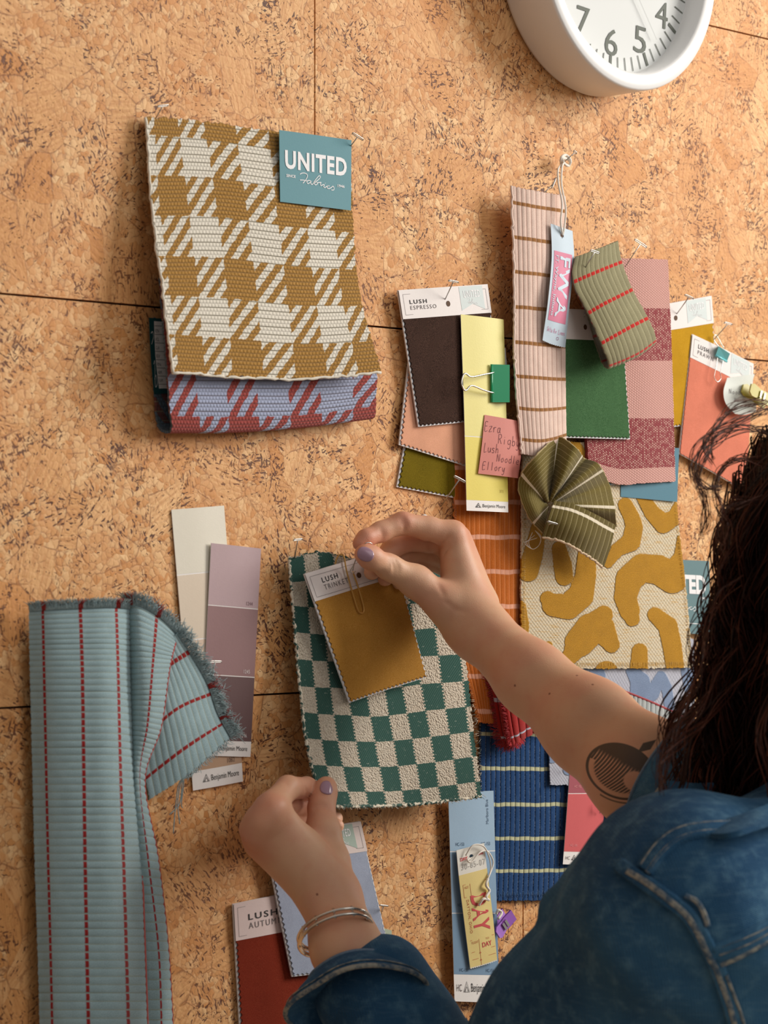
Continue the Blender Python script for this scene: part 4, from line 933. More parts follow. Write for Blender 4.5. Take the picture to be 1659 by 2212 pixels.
# yellow luggage tag
DT = Net([[(986, 1837, 11), (1016, 1829, 12), (1046, 1821, 14)], [(993, 1910, 12), (1024, 1902, 14), (1054, 1894, 15)], [(1004, 2000, 12), (1035, 1992, 14), (1065, 1984, 14)], [(1016, 2094, 11), (1045, 2086, 12), (1074, 2076, 13)]])
t = thing('luggage_tag', 'pale yellow luggage tag lettered DAY lying on the blue paint strip', 'tag', tuple(DT(0.0, 0.0)))
RI = mat('tag_red', color=C(206, 84, 84)); OR = mat('tag_orange', color=C(190, 106, 70))
sheet('tag_card', DT, paper('tag_cream', C(232, 228, 218)), t, 40, 90, th=.45, hole=(.5, .095, 2.3), zig=(.8, 2.6, 'B'))
sheet('yellow_panel', DT, paper('tag_yellow', C(230, 208, 138)), t, 12, 40, th=.08, reg=(0, .255, 1, .988), lift=.15)
text('DAY', DT, (.10, .085, .36, .12), RI, t, bold=.03, lift=.4); text('1008', DT, (.72, .085, .92, .105), RI, t, bold=.02, lift=.4)
text('30-85-07', DT, (.12, .15, .97, .21), mat('pale_ink', color=C(196, 194, 190)), t, lift=.4, space=1.2)
text('DAY', DT, (.30, .50-.05, .86, .74), RI, t, rot=90, bold=.024, space=1.08, lift=.35); text('DAYTON, OHIO', DT, (.14, .475, .24, .735), OR, t, rot=90, lift=.35, space=1.15)
text('AGT.', DT, (.14, .365, .30, .385), OR, t, lift=.35)
strokes('printed_rule', [[(.1, .35), (.97, .35)], [(.1, .35), (.1, .455)], [(.1, .455), (.85, .455)], [(.34, .35), (.34, .455)], [(.12, .79), (.97, .79)], [(.42, .79), (.42, .99)], [(.12, .88), (.97, .88)], [(.12, .935), (.97, .935)], [(.12, .985), (.97, .985)]][:8], DT, .35, OR, t, .3, False)
text('FLIGHT', DT, (.16, .80, .40, .818), OR, t, lift=.35); text('TO', DT, (.66, .795, .78, .81), OR, t, lift=.35); text('DAY', DT, (.52, .825, .86, .862), RI, t, bold=.02, lift=.35)
for vv in (.885, .94): poly('arrow_head', DT, [(.42, vv), (.46, vv+.014), (.38, vv+.014)], OR, t, .32)
hq = DT.M(.5, .11, .001)
string('string', t, [hq, W(1010, 1858, 15), W(1018, 1862, 16), W(1036, 1842, 17), W(1052, 1838, 16), W(1064, 1856, 14), W(1064, 1872, 14), W(1054, 1898, 16)], .0007)
string('string', t, [W(1006, 1848, 14), W(1022, 1826, 16), W(1044, 1828, 17), W(1056, 1850, 16), W(1060, 1876, 16), W(1054, 1898, 17)], .0007)
string('knot', t, [W(1054, 1898, 17), W(1050, 1912, 18), W(1057, 1924, 17), W(1050, 1938, 18), W(1056, 1944, 17), W(1044, 1942, 18), W(1034, 1956, 16)], .0012)
string('string', t, [W(1072, 1975, 11), W(1076, 1966, 12), W(1084, 1972, 13), W(1076, 1985, 14)], .0012, 20)
# gold wire paper clip on the TRINKET card
u = [TN.uv_at(*p) for p in ((728, 1250), (729, 1207), (736, 1200), (745, 1240), (766, 1312), (775, 1324), (781, 1316), (772, 1280), (757, 1235))]
t = thing('paper_clip', 'long gold wire paper clip on the mustard LUSH TRINKET card', 'paper clip', tuple(TN(*u[4])))
P = [TN.M(*q, .0028) for q in u]; P[0] = TN.M(*u[0], -.004); P[1] = TN.M(*u[1], -.001); tube('bent_wire', smoothpath(P, 90), .00062, GOLDW, t, 8)
# ------------------------------------------------------------------ green and cream checked swatch
GK = Net([[(624, 1205, 10), (695, 1192, 15), (775, 1208, 24), (860, 1200, 14), (975, 1190, 10)],
          [(634, 1330, 14), (712, 1335, 20), (800, 1335, 20), (885, 1325, 18), (990, 1318, 14)],
          [(646, 1470, 20), (725, 1474, 24), (815, 1478, 24), (905, 1466, 22), (1012, 1458, 18)],
          [(662, 1605, 32), (742, 1612, 32), (835, 1612, 28), (930, 1602, 26), (1026, 1590, 24)],
          [(694, 1742, 46), (770, 1742, 40), (860, 1740, 32), (950, 1732, 30), (1038, 1720, 32)]])
def m_check(T):
    u, v = T.uv; nz = T.sep(T.noise(T.met, 420, 2, col=True)); x, y, _ = T.sep(T.met)
    jag = ((v*150).floor()*.5).fract()*2-.5
    a = (u+jag*.008+(nz[0]-.5)*.012)*9.25; b = (v+(nz[1]-.5)*.006+(T.noise(T.met, 30, 1)-.5)*.006)*9.62-.03
    k = ((a.floor()+b.floor())*.5).fract() < .25                      # 1 = green
    wx = (x*700).sin(); wy = (y*620+(x*350)).sin(); tw = ((x+y)*2600).sin()*.5+.5; n = T.noise(T.met, 1300, 3, .7)
    kn = T.vor(T.met, 640, out=0)
    fl = T.noise(T.com(x*180, y*900), 1, 2, .6).step(.66, .70)
    g = T.mix(tw*.6, C(40, 78, 70), C(72, 112, 100)); g = T.mix(fl*.5, g, C(200, 206, 192))
    w_ = T.mix(kn.step(.2, .75)*.55, C(226, 214, 194), C(184, 168, 146))
    return {'c': ymix(T, T.mix(k, w_, g), n, .1), 'b': T.gray(1.0).m('ADD', 0) if False else (1-k)*((1-kn)*1.3+.6)+n*.4+tw*.15}
t = swatch('dark green and cream checked swatch held at its corners by two hands', GK, cloth('green_check', m_check, bd=.0020, bs=.8), 110, 140, th=1.6, jag=1.2, wav=1.2)
p = np.array([(0, k) for k in np.linspace(0, 1, 120)]); wl = cloth('check_yarn', lambda T: {'c': T.mix(T.noise(T.pos(), 260, 2).step(.45, .55), C(222, 212, 192), C(64, 92, 84))})
for q in (p, p[:, ::-1]*[1, 0]+[0, 1]):
    tube('edge_fray', GK.M(q[:, 0], q[:, 1], .0003)+RNG.normal(0, .0004, (120, 3)), .0012, wl, t, 6, taper=1+.3*np.sin(np.arange(120)*1.7))
fringe('fringe', GK, ((0, 1), (1, 1), (0, 1)), 110, 2.6, wl, t, .22, .6); fringe('fringe', GK, ((1, .6), (1, 1), (1, 0)), 40, 3.5, wl, t, .22, .8)
tpin((636, 1206, 12), (643, 1167, 24), (9, -1), 'T-pin in the top left corner of the green checked swatch')
# safety pin through the card, its end pinched in the fingers
t = thing('safety_pin', 'small steel pin through the mustard TRINKET card held between thumb and finger', 'pin', tuple(W(762, 1232, 33)))
tube('wire', smoothpath([W(762, 1232, 30), W(766, 1215, 38), W(775, 1196, 48), W(787, 1176, 58), W(797, 1172, 60), W(804, 1175, 60)], 50), .00042, STEEL, t, 8)
tube('wire', smoothpath([W(768, 1234, 31), W(762, 1238, 34), W(757, 1233, 33), W(764, 1220, 37), W(772, 1200, 47)], 40), .00042, STEEL, t, 8)
o = thing('push_pin', 'white headed push pin half hidden above the right hand', 'pin', tuple(W(913, 1122, 2)))
def ball(name, c, r, m, par, sc=(1, 1, 1), seg=16):
    a = np.linspace(0, math.pi, seg//2+1); b = np.arange(seg)*2*math.pi/seg
    P = np.array([[math.sin(x)*math.cos(y)*sc[0], math.sin(x)*math.sin(y)*sc[1], math.cos(x)*sc[2]] for x in a for y in b])*r+np.array(c)
    idx = np.arange((seg//2+1)*seg).reshape(-1, seg); Fq = np.stack([idx[:-1], np.roll(idx[:-1], -1, 1), np.roll(idx[1:], -1, 1), idx[1:]], -1).reshape(-1, 4)
    return mesh(name, P, Fq, m, par)
tube('shaft', [W(913, 1123, -4), W(916, 1120, 6)], .0005, STEEL, o, 6); ball('head', W(917, 1120, 8), .0036, PLASTW, o, (1, .7, 1))
tpin((952, 1094, 2), (992, 1036, 24), (11, 6), 'long T-pin at the lower end of the olive velvet card', .6)
tpin((1224, 1664, 12), (1236, 1646, 20), (2, 3), 'T-pin at the top of the dark pink paint strip')
tpin((1296, 1756, 12), (1299, 1742, 16), (0, 9), 'T-pin at the right edge of the coral red block of the paint strip')

# ------------------------------------------------------------------ big striped cloth at lower left
tb = lambda nst, off, wd, rib, ax: m_stripe(C(132, 158, 162), C(146, 38, 36), nst, off, wd, rib, axis=ax, groove=C(148, 152, 130), hi=C(168, 190, 196), dash=True, gw=.045, nz=.1, slw=.0008)
A1 = Net([[(62, 1308, 10), (110, 1305, 20), (175, 1302, 27), (235, 1300, 30), (288, 1303, 16)],
          [(65, 1450, 10), (114, 1450, 24), (180, 1450, 33), (240, 1450, 36), (290, 1455, 14)],
          [(70, 1640, 10), (118, 1640, 25), (183, 1640, 35), (244, 1640, 38), (296, 1645, 13)],
          [(75, 1850, 12), (122, 1850, 26), (186, 1850, 36), (250, 1850, 39), (306, 1850, 14)],
          [(82, 2060, 12), (127, 2060, 26), (190, 2060, 35), (256, 2060, 38), (314, 2060, 16)],
          [(88, 2290, 12), (132, 2290, 26), (195, 2290, 36), (262, 2290, 38), (322, 2290, 18)]])
A2 = Net([[(268, 1300, 14), (300, 1302, 26), (345, 1330, 22), (384, 1368, 14)],
          [(272, 1440, 12), (300, 1440, 28), (334, 1440, 30), (366, 1440, 22)],
          [(276, 1560, 12), (296, 1560, 24), (322, 1565, 28), (347, 1570, 20)],
          [(282, 1680, 10), (292, 1680, 20), (302, 1682, 20), (312, 1686, 16)],
          [(285, 1850, 10), (302, 1850, 16), (322, 1852, 20), (341, 1855, 14)],
          [(300, 2060, 10), (322, 2060, 16), (346, 2060, 20), (364, 2060, 14)],
          [(300, 2290, 10), (328, 2290, 16), (354, 2290, 20), (376, 2290, 14)]])
A3 = Net([[(310, 1440, 8), (345, 1405, 14), (384, 1366, 18)], [(305, 1560, 10), (370, 1500, 18), (443, 1465, 16)], [(308, 1650, 10), (392, 1580, 20), (470, 1540, 14)], [(322, 1727, 10), (412, 1668, 20), (498, 1592, 14)]])
t = thing('striped_cloth', 'large pale teal ribbed cloth with thin red stripes and frayed top at lower left', 'cloth', tuple(A1(0.0, 0.0)), FG)
def ucof(N, y, xs):
    return [N.uv_at(x, y)[0] for x in xs]
us = ucof(A1, 1640, (102, 180, 260)); n1 = 1/((us[2]-us[0])/2); o1 = .5-us[1]*n1+20
sheet('hanging_fold', A1, cloth('teal_stripe_a', tb(n1, o1, .046, 64, 1)), t, 50, 520, th=2.2, jag=.6, relief=ribs(64, .8, 1))
sheet('middle_fold', A2, cloth('teal_stripe_b', tb(2.0, .28, .05, 64, 1)), t, 40, 520, th=2.2, jag=.6, relief=ribs(64, .8, 1))
sheet('corner_fold', A3, cloth('teal_stripe_c', tb(3.0, .1, .045, 13, 0)), t, 120, 60, th=2.2, jag=.6, relief=ribs(13, .7, 0))
tealt = cloth('teal_thread', lambda T: {'c': T.mix(T.noise(T.pos(), 400, 2), C(112, 138, 142), C(176, 192, 194))}); redt = cloth('red_stripe_thread', lambda T: {'c': C(150, 44, 40)})
mx = lambda us_, w: (lambda u, v: 1 if min(abs(u-q) for q in us_) < w else 0)
mv = lambda vs_, w: (lambda u, v: 1 if min(abs(v-q) for q in vs_) < w else 0)
for lf in (.2, 1.6): fringe('fringe', A1, ((0.01, .012), (.99, .012), (0, -1)), 420, 5.5, [tealt, redt], t, .3, .5, mix=mx(us, .02), lift=lf)
for lf in (.2, 1.6): fringe('fringe', A2, ((.05, .004), (1, .004), (0, -1)), 260, 8, [tealt, redt], t, .3, .6, mix=mx((.2, .62), .03), lift=lf)
for lf in (.2, 1.4): fringe('fringe', A3, ((1, 0), (1, 1), (1, 0)), 420, 9, [tealt, redt], t, .3, .7, mix=mv((.40, .73), .02), lift=lf)
fringe('fringe', A3, ((.45, 1), (1, 1), (0, 1)), 60, 4, tealt, t, .3, .7)
e = np.array([(.99, k) for k in np.linspace(.42, 1, 100)]); tube('red_edge', A1.M(e[:, 0], e[:, 1], .0008), .0008, cloth('red_fold_yarn', lambda T: {'c': C(190, 92, 84)}), t, 6)
e = np.array([(1, k) for k in np.linspace(.03, 1, 150)]); tube('red_edge', A2.M(e[:, 0], e[:, 1], .0), .0010, cloth('red_edge_yarn', lambda T: {'c': C(168, 66, 58)}), t, 6)
for k, (x, y) in enumerate(((374, 1800), (388, 1780), (366, 1760), (394, 1745))):
    tube('loose_thread', smoothpath([A3.M(.78, .98, 0), W(415-k*6, 1672, 12), W(388+k*3, 1690, 10), W(380+k*4, 1735, 7), W(x, y, 5)], 30), .00045, tealt, t, 5)
# ------------------------------------------------------------------ the person: one continuous body from a distance field
def smin(a, b, k):
    h = np.maximum(k-np.abs(a-b), 0)/k; return np.minimum(a, b)-h*h*k*.25
class Cone:
    """round cone between two points, optionally flattened along an axis"""
    def __init__(s, a, b, ra, rb, k=.008):
        s.a = np.array(a, float); s.b = np.array(b, float); s.ra = ra; s.rb = rb; s.k = k
    def __call__(s, P):
        ab = s.b-s.a; t = np.clip((P-s.a)@ab/max(ab@ab, 1e-12), 0, 1)
        return np.linalg.norm(P-s.a-t[:, None]*ab, axis=1)-(s.ra+(s.rb-s.ra)*t)
class Ell:
    def __init__(s, c, r, R=None, k=.01):
        s.c = np.array(c, float); s.r = np.array(r, float); s.R = np.eye(3) if R is None else np.array(R); s.k = k
    def __call__(s, P):
        q = (P-s.c)@s.R.T; k0 = np.linalg.norm(q/s.r, axis=1); k1 = np.linalg.norm(q/s.r**2, axis=1)
        return np.where(k1 > 1e-9, k0*(k0-1)/np.maximum(k1, 1e-9), -s.r.min())
class Field:
    """base prims blended together; digits = chains blended to the base but not to each other; cuts = carved away"""
    def __init__(s, base, digits=(), cuts=(), kd=.006, disp=None): s.base = base; s.digits = digits; s.cuts = cuts; s.kd = kd; s.disp = disp
    def near(s, c, R):
        f = lambda L: [p for p in L if p(c[None])[0] < R*1.4+.05]
        b = f(s.base); d = [f(g) for g in s.digits]; d = [g for g in d if g]; ct = [(p, k) for p, k in s.cuts if p(c[None])[0] < R+.02]
        return Field(b, d, ct, s.kd, s.disp)
    def __call__(s, P):
        d = np.full(len(P), .08)
        for p in s.base: d = smin(d, p(P), p.k)
        b = d
        for g in s.digits:
            e = np.full(len(P), .08)
            for p in g: e = smin(e, p(P), p.k)
            d = np.minimum(d, smin(b, e, s.kd))
        for p, k in s.cuts: d = -smin(-d, p(P), k)
        if s.disp is not None: d = d+s.disp(P)
        return d
def surfnet(fld, lo, hi, vox, B=14):
    lo = np.array(lo, float); nb = np.ceil((np.array(hi)-lo)/(vox*B)).astype(int); R = vox*B*math.sqrt(3)/2
    gx, gy, gz = np.meshgrid(*[np.arange(k) for k in nb], indexing='ij'); bl = np.stack([gx.ravel(), gy.ravel(), gz.ravel()], 1)
    cen = lo+(bl+.5)*B*vox
    act = np.abs(fld(cen)) < R*1.6+.03
    loc = np.stack(np.meshgrid(*[np.arange(B+1)]*3, indexing='ij'), -1).reshape(-1, 3)
    NX = nb*B+2; keys = []; verts = []; quads = []
    for bi, c in zip(bl[act], cen[act]):
        f = fld.near(c, R); P = lo+(bi*B+loc)*vox; d = f(P).reshape(B+1, B+1, B+1)
        if d.min() > 0 or d.max() < 0: continue
        s = d < 0
        cs = [s[i:B+i, j:B+j, k:B+k] for i in (0, 1) for j in (0, 1) for k in (0, 1)]; sm = sum(x.astype(int) for x in cs); m = (sm > 0) & (sm < 8)
        ii = np.argwhere(m)
        if len(ii):
            acc = np.zeros((len(ii), 3)); cnt = np.zeros(len(ii))
            for ax in range(3):
                o1, o2 = [q for q in range(3) if q != ax]
                for a in (0, 1):
                    for b in (0, 1):
                        p0 = ii.copy(); p0[:, o1] += a; p0[:, o2] += b; p1 = p0.copy(); p1[:, ax] += 1
                        d0 = d[tuple(p0.T)]; d1 = d[tuple(p1.T)]; cr = (d0 < 0) != (d1 < 0); t = np.where(cr, d0/np.where(cr, d0-d1, 1), 0)
                        q = p0.astype(float); q[:, ax] += t; acc += np.where(cr[:, None], q, 0); cnt += cr
            g = ii+bi*B; keys.append((g[:, 0]*NX[1]+g[:, 1])*NX[2]+g[:, 2]); verts.append(lo+(acc/cnt[:, None]+bi*B)*vox)
        for ax in range(3):
            o1, o2 = (ax+1) % 3, (ax+2) % 3
            s0 = s[:B, :B, :B]; sl = [slice(0, B)]*3; sl[ax] = slice(1, B+1); s1 = s[tuple(sl)]; e = np.argwhere(s0 != s1)
            if not len(e): continue
            fl = s0[tuple(e.T)]; g = e+bi*B; qs = []
            for a, b in ((0, 0), (-1, 0), (-1, -1), (0, -1)):
                q = g.copy(); q[:, o1] += a; q[:, o2] += b; qs.append((q[:, 0]*NX[1]+q[:, 1])*NX[2]+q[:, 2])
            Q = np.stack(qs, 1); Q[~fl] = Q[~fl][:, ::-1]; quads.append(Q)
    K = np.concatenate(keys); Vv = np.concatenate(verts); Q = np.concatenate(quads); o = np.argsort(K); Ks = K[o]
    i = np.searchsorted(Ks, Q); i = np.clip(i, 0, len(Ks)-1); ok = (Ks[i] == Q).all(1); return Vv[o], i[ok]
def relax(Vv, Fq, it=2, lam=.5):
    n = len(Vv); e = np.concatenate([Fq[:, [0, 1]], Fq[:, [1, 2]], Fq[:, [2, 3]], Fq[:, [3, 0]]]); deg = np.bincount(e[:, 0], minlength=n)+np.bincount(e[:, 1], minlength=n)
    for _ in range(it):
        acc = np.stack([np.bincount(e[:, 0], Vv[e[:, 1], k], n)+np.bincount(e[:, 1], Vv[e[:, 0], k], n) for k in range(3)], 1)
        Vv = Vv+(acc/np.maximum(deg, 1)[:, None]-Vv)*lam
    return Vv
MMP = 1/2.62                                                        # mm per pixel around the hands
def chain(pts, k=.004):
    """pts = (px, py, mm off wall, radius mm)"""
    w_ = [(W(*p[:3]), p[3]/1000) for p in pts]
    return [Cone(a[0], b[0], a[1], b[1], k) for a, b in zip(w_[:-1], w_[1:])]
# right hand, reaching from the right and pinching the pin
r_thumb = chain([(786, 1197, 60, 7.6), (800, 1204, 60, 8.6), (840, 1225, 60, 9.4), (898, 1256, 66, 12.5), (962, 1305, 80, 15)], .007)
r_index = chain([(777, 1174, 48, 6.0), (790, 1163, 49, 7.0), (822, 1149, 50, 8.0), (869, 1130, 56, 8.8), (925, 1142, 64, 9.6), (976, 1155, 74, 10.5)])
r_mid = chain([(803, 1236, 42, 6.6), (820, 1214, 37, 7.6), (846, 1186, 36, 8.0), (888, 1166, 42, 8.6), (980, 1178, 60, 10.5)])
r_ring = chain([(832, 1250, 38, 6.4), (846, 1232, 32, 7.4), (868, 1204, 30, 7.8), (904, 1190, 34, 8.4), (984, 1204, 50, 10.5)])
r_lit = chain([(862, 1258, 34, 6), (876, 1238, 30, 7), (900, 1220, 30, 7.4), (930, 1212, 34, 7.6), (990, 1232, 44, 10)])
RW, RE, RS = W(1015, 1342, 88), W(1392, 1672, 268), W(1767, 1905, 470)
RS = np.array([1.795, -.43, H-.245]); LS = np.array([1.455, -.43, H-.250])
pm = W(975, 1265, 74)
palmR = [Cone(W(978, 1155, 72), W(1006, 1295, 84), .0110, .019, .010), Cone(W(984, 1185, 62), W(1008, 1300, 80), .011, .019, .010), Cone(W(990, 1212, 52), W(1014, 1305, 76), .011, .017, .010),
         Cone(W(992, 1238, 46), W(1024, 1315, 72), .011, .015, .010), Cone(W(960, 1302, 80), W(1000, 1340, 86), .0150, .018, .012), Cone(W(990, 1162, 66), W(1030, 1300, 80), .010, .014, .010)]
def lerp(a, b, t): return a+(b-a)*t
RM = lerp(RW, RE, .38)+W(1154, 1479, 150)-W(1158, 1476, 150)
armR = [Cone(W(1004, 1322, 86), lerp(RW, RE, .07), .0210, .0218, .012), Cone(W(1024, 1322, 78), lerp(RW, RE, .08)+np.array([0, .006, .0]), .0175, .019, .012),
        Cone(lerp(RW, RE, .04), RM, .0218, .0272, .012), Cone(RM, lerp(RW, RE, .70), .0272, .0345, .014), Cone(lerp(RW, RE, .70), RE, .0352, .0385, .016), Cone(RE, RS, .040, .050, .02)]
# left hand, seen from the back, holding the lower corner of the checked cloth
l_thumb = chain([(705, 1697, 64, 7.2), (702, 1712, 65, 8.4), (694, 1744, 68, 9.4), (697, 1795, 76, 12.5), (712, 1860, 84, 15)], .007)
l_index = chain([(703, 1728, 34, 6.4), (690, 1712, 40, 7.4), (662, 1702, 50, 8.2), (622, 1702, 66, 9.2), (584, 1744, 78, 11.0)])
l_mid = chain([(706, 1750, 28, 6.4), (684, 1742, 30, 7.4), (650, 1738, 38, 8.2), (600, 1744, 52, 9.2), (566, 1772, 70, 11)])
l_ring = chain([(724, 1768, 30, 6.4), (700, 1764, 26, 7.2), (650, 1766, 28, 8), (594, 1770, 42, 8.6), (562, 1790, 64, 9.8)])
l_lit = chain([(728, 1784, 38, 5.8), (706, 1788, 32, 6.6), (660, 1796, 30, 7.4), (600, 1798, 38, 8.0), (560, 1814, 58, 9.2)])
LW, LE = W(714, 1958, 100), W(1030, 2500, 215)
palmL = [Cone(W(592, 1754, 77), W(704, 1915, 96), .0125, .0180, .009), Cone(W(566, 1774, 71), W(698, 1918, 94), .0120, .0175, .008), Cone(W(560, 1797, 64), W(694, 1922, 92), .0118, .0165, .008),
         Cone(W(562, 1824, 57), W(694, 1935, 90), .0120, .0150, .009), Cone(W(645, 1840, 80), W(708, 1925, 94), .019, .0195, .010), Cone(W(710, 1862, 84), W(728, 1945, 96), .0145, .0165, .010), Cone(W(544, 1786, 58), W(546, 1804, 56), .0075, .008, .006),
         Ell(W(589, 1752, 85), (.0085,)*3, k=.012), Ell(W(565, 1778, 79), (.0080,)*3, k=.012), Ell(W(549, 1802, 69), (.0075,)*3, k=.012), Ell(W(538, 1790, 62), (.0065,)*3, k=.005)]
armL = [Cone(W(708, 1945, 96), W(742, 2050, 122), .0195, .0215, .010), Cone(W(724, 1945, 98), W(756, 2050, 122), .0190, .0210, .010), Cone(W(748, 2050, 122), LE, .0240, .040, .016), Cone(LE, LS, .042, .050, .02)]
# torso, neck and head (facing the wall, chin a little down)
NB = np.array([1.625, -.44, H-.195]); HD = np.array([1.655, -.412, H+.002])
fw = np.array([.12, .98, -.12]); fw /= np.linalg.norm(fw); upv = np.array([0, .06, 1.]); upv -= fw*fw.dot(upv); upv /= np.linalg.norm(upv); rt = np.cross(fw, upv); Rh = np.array([rt, fw, upv])
hp_ = lambda x, y, z_: HD+rt*x/1000+fw*y/1000+upv*z_/1000
torso = [Ell(NB+[0, .01, -.16], (.155, .085, .20), k=.05), Ell(NB+[0, .01, -.38], (.12, .075, .16), k=.06), Ell(NB+[0, .0, -.50], (.12, .070, .10), k=.05), Cone(LS, RS, .052, .052, .05),
         Cone(NB+[0, 0, -.04], hp_(0, -12, -74), .054, .050, .03)]
head = [Ell(hp_(0, -12, 22), (.072, .090, .082), Rh, .02), Ell(hp_(0, 22, -28), (.056, .062, .078), Rh, .02), Cone(hp_(0, 62, -92), hp_(0, 66, -88), .020, .020, .02),
        Cone(hp_(0, 84, 12), hp_(0, 98, -22), .006, .011, .012), Ell(hp_(0, 80, -56), (.025, .010, .010), Rh, .008), Cone(hp_(-26, 76, -8), hp_(-36, 66, -14), .012, .012, .012), Cone(hp_(26, 76, -8), hp_(36, 66, -14), .012, .012, .012),
        Ell(hp_(-74, -4, -8), (.007, .017, .030), Rh, .005), Ell(hp_(74, -4, -8), (.007, .017, .030), Rh, .005), Cone(hp_(-32, 82, 22), hp_(32, 82, 22), .009, .009, .012)]
cuts = [(Ell(hp_(-28, 90, 6), (.014, .012, .007), Rh), .006), (Ell(hp_(28, 90, 6), (.014, .012, .007), Rh), .006), (Ell(hp_(0, 90, -56), (.020, .004, .002), Rh), .003)]
# creases: knuckle folds on thumb, finger joints and the wrist
def crease(a, b, r=1.5, k=.0035): return (Cone(W(*a), W(*b), r/1000, r/1000), k)
EYE_ = np.array([0, -D, H])
DIG = [r_thumb, r_index, r_mid, r_ring, r_lit, l_thumb, l_index, l_mid, l_ring, l_lit]
F0 = Field(palmR+armR+palmL+armL, DIG, [], .007)
def trace(px, py):
    """walk from the eye until the skin is met"""
    d = W(px, py, 0)-EYE_; d /= np.linalg.norm(d); t = 1.6
    for _ in range(60):
        q = float(F0((EYE_+d*t)[None])[0]); t += min(max(q, -.01), .03)
        if abs(q) < 2e-5: break
    return EYE_+d*t
def fold(pts, r=.9, k=.0022, sink=.0002):
    P = [trace(*p) for p in pts]; out = []
    for a, b in zip(P[:-1], P[1:]):
        if np.linalg.norm(a-b) < .03: out.append((Cone(a, b, r/1000, r/1000), k))
    return out
for L_, r_ in (([(845, 1209), (852, 1222), (852, 1236)], 1.0), ([(853, 1208), (861, 1221), (861, 1234)], .8), ([(838, 1212), (843, 1224)], .6), ([(871, 1119), (876, 1132), (873, 1148)], 1.1), ([(865, 1122), (868, 1134)], .6),
               ([(823, 1142), (827, 1154), (826, 1164)], .8), ([(922, 1206), (940, 1192), (957, 1175), (970, 1160)], 1.2), ([(935, 1214), (956, 1200), (972, 1182)], .8), ([(925, 1168), (930, 1180), (928, 1194)], .9),
               ([(962, 1300), (985, 1318), (1005, 1322)], .7), ([(946, 1262), (958, 1285)], .6), ([(655, 1690), (662, 1704), (662, 1718)], .8), ([(678, 1742), (695, 1737), (712, 1742)], .7), ([(680, 1750), (697, 1746), (712, 1750)], .6),
               ([(640, 1765), (655, 1745)], .8), ([(618, 1690), (624, 1704)], .6)):
    cuts += fold(L_, r_)
fieldB = Field(palmR+armR+palmL+armL+torso+head, [r_thumb, r_index, r_mid, r_ring, r_lit, l_thumb, l_index, l_mid, l_ring, l_lit], cuts, .007)
PER = thing('person', 'person with dark curly hair in a blue denim jacket pinning up a sample card', 'person', tuple(NB+[0, 0, -.72]))
Vb, Fb = surfnet(fieldB, (1.30, -.62, H-.86), (1.95, .0, H+.16), .0017)
Vb = relax(Vb, Fb, 2)
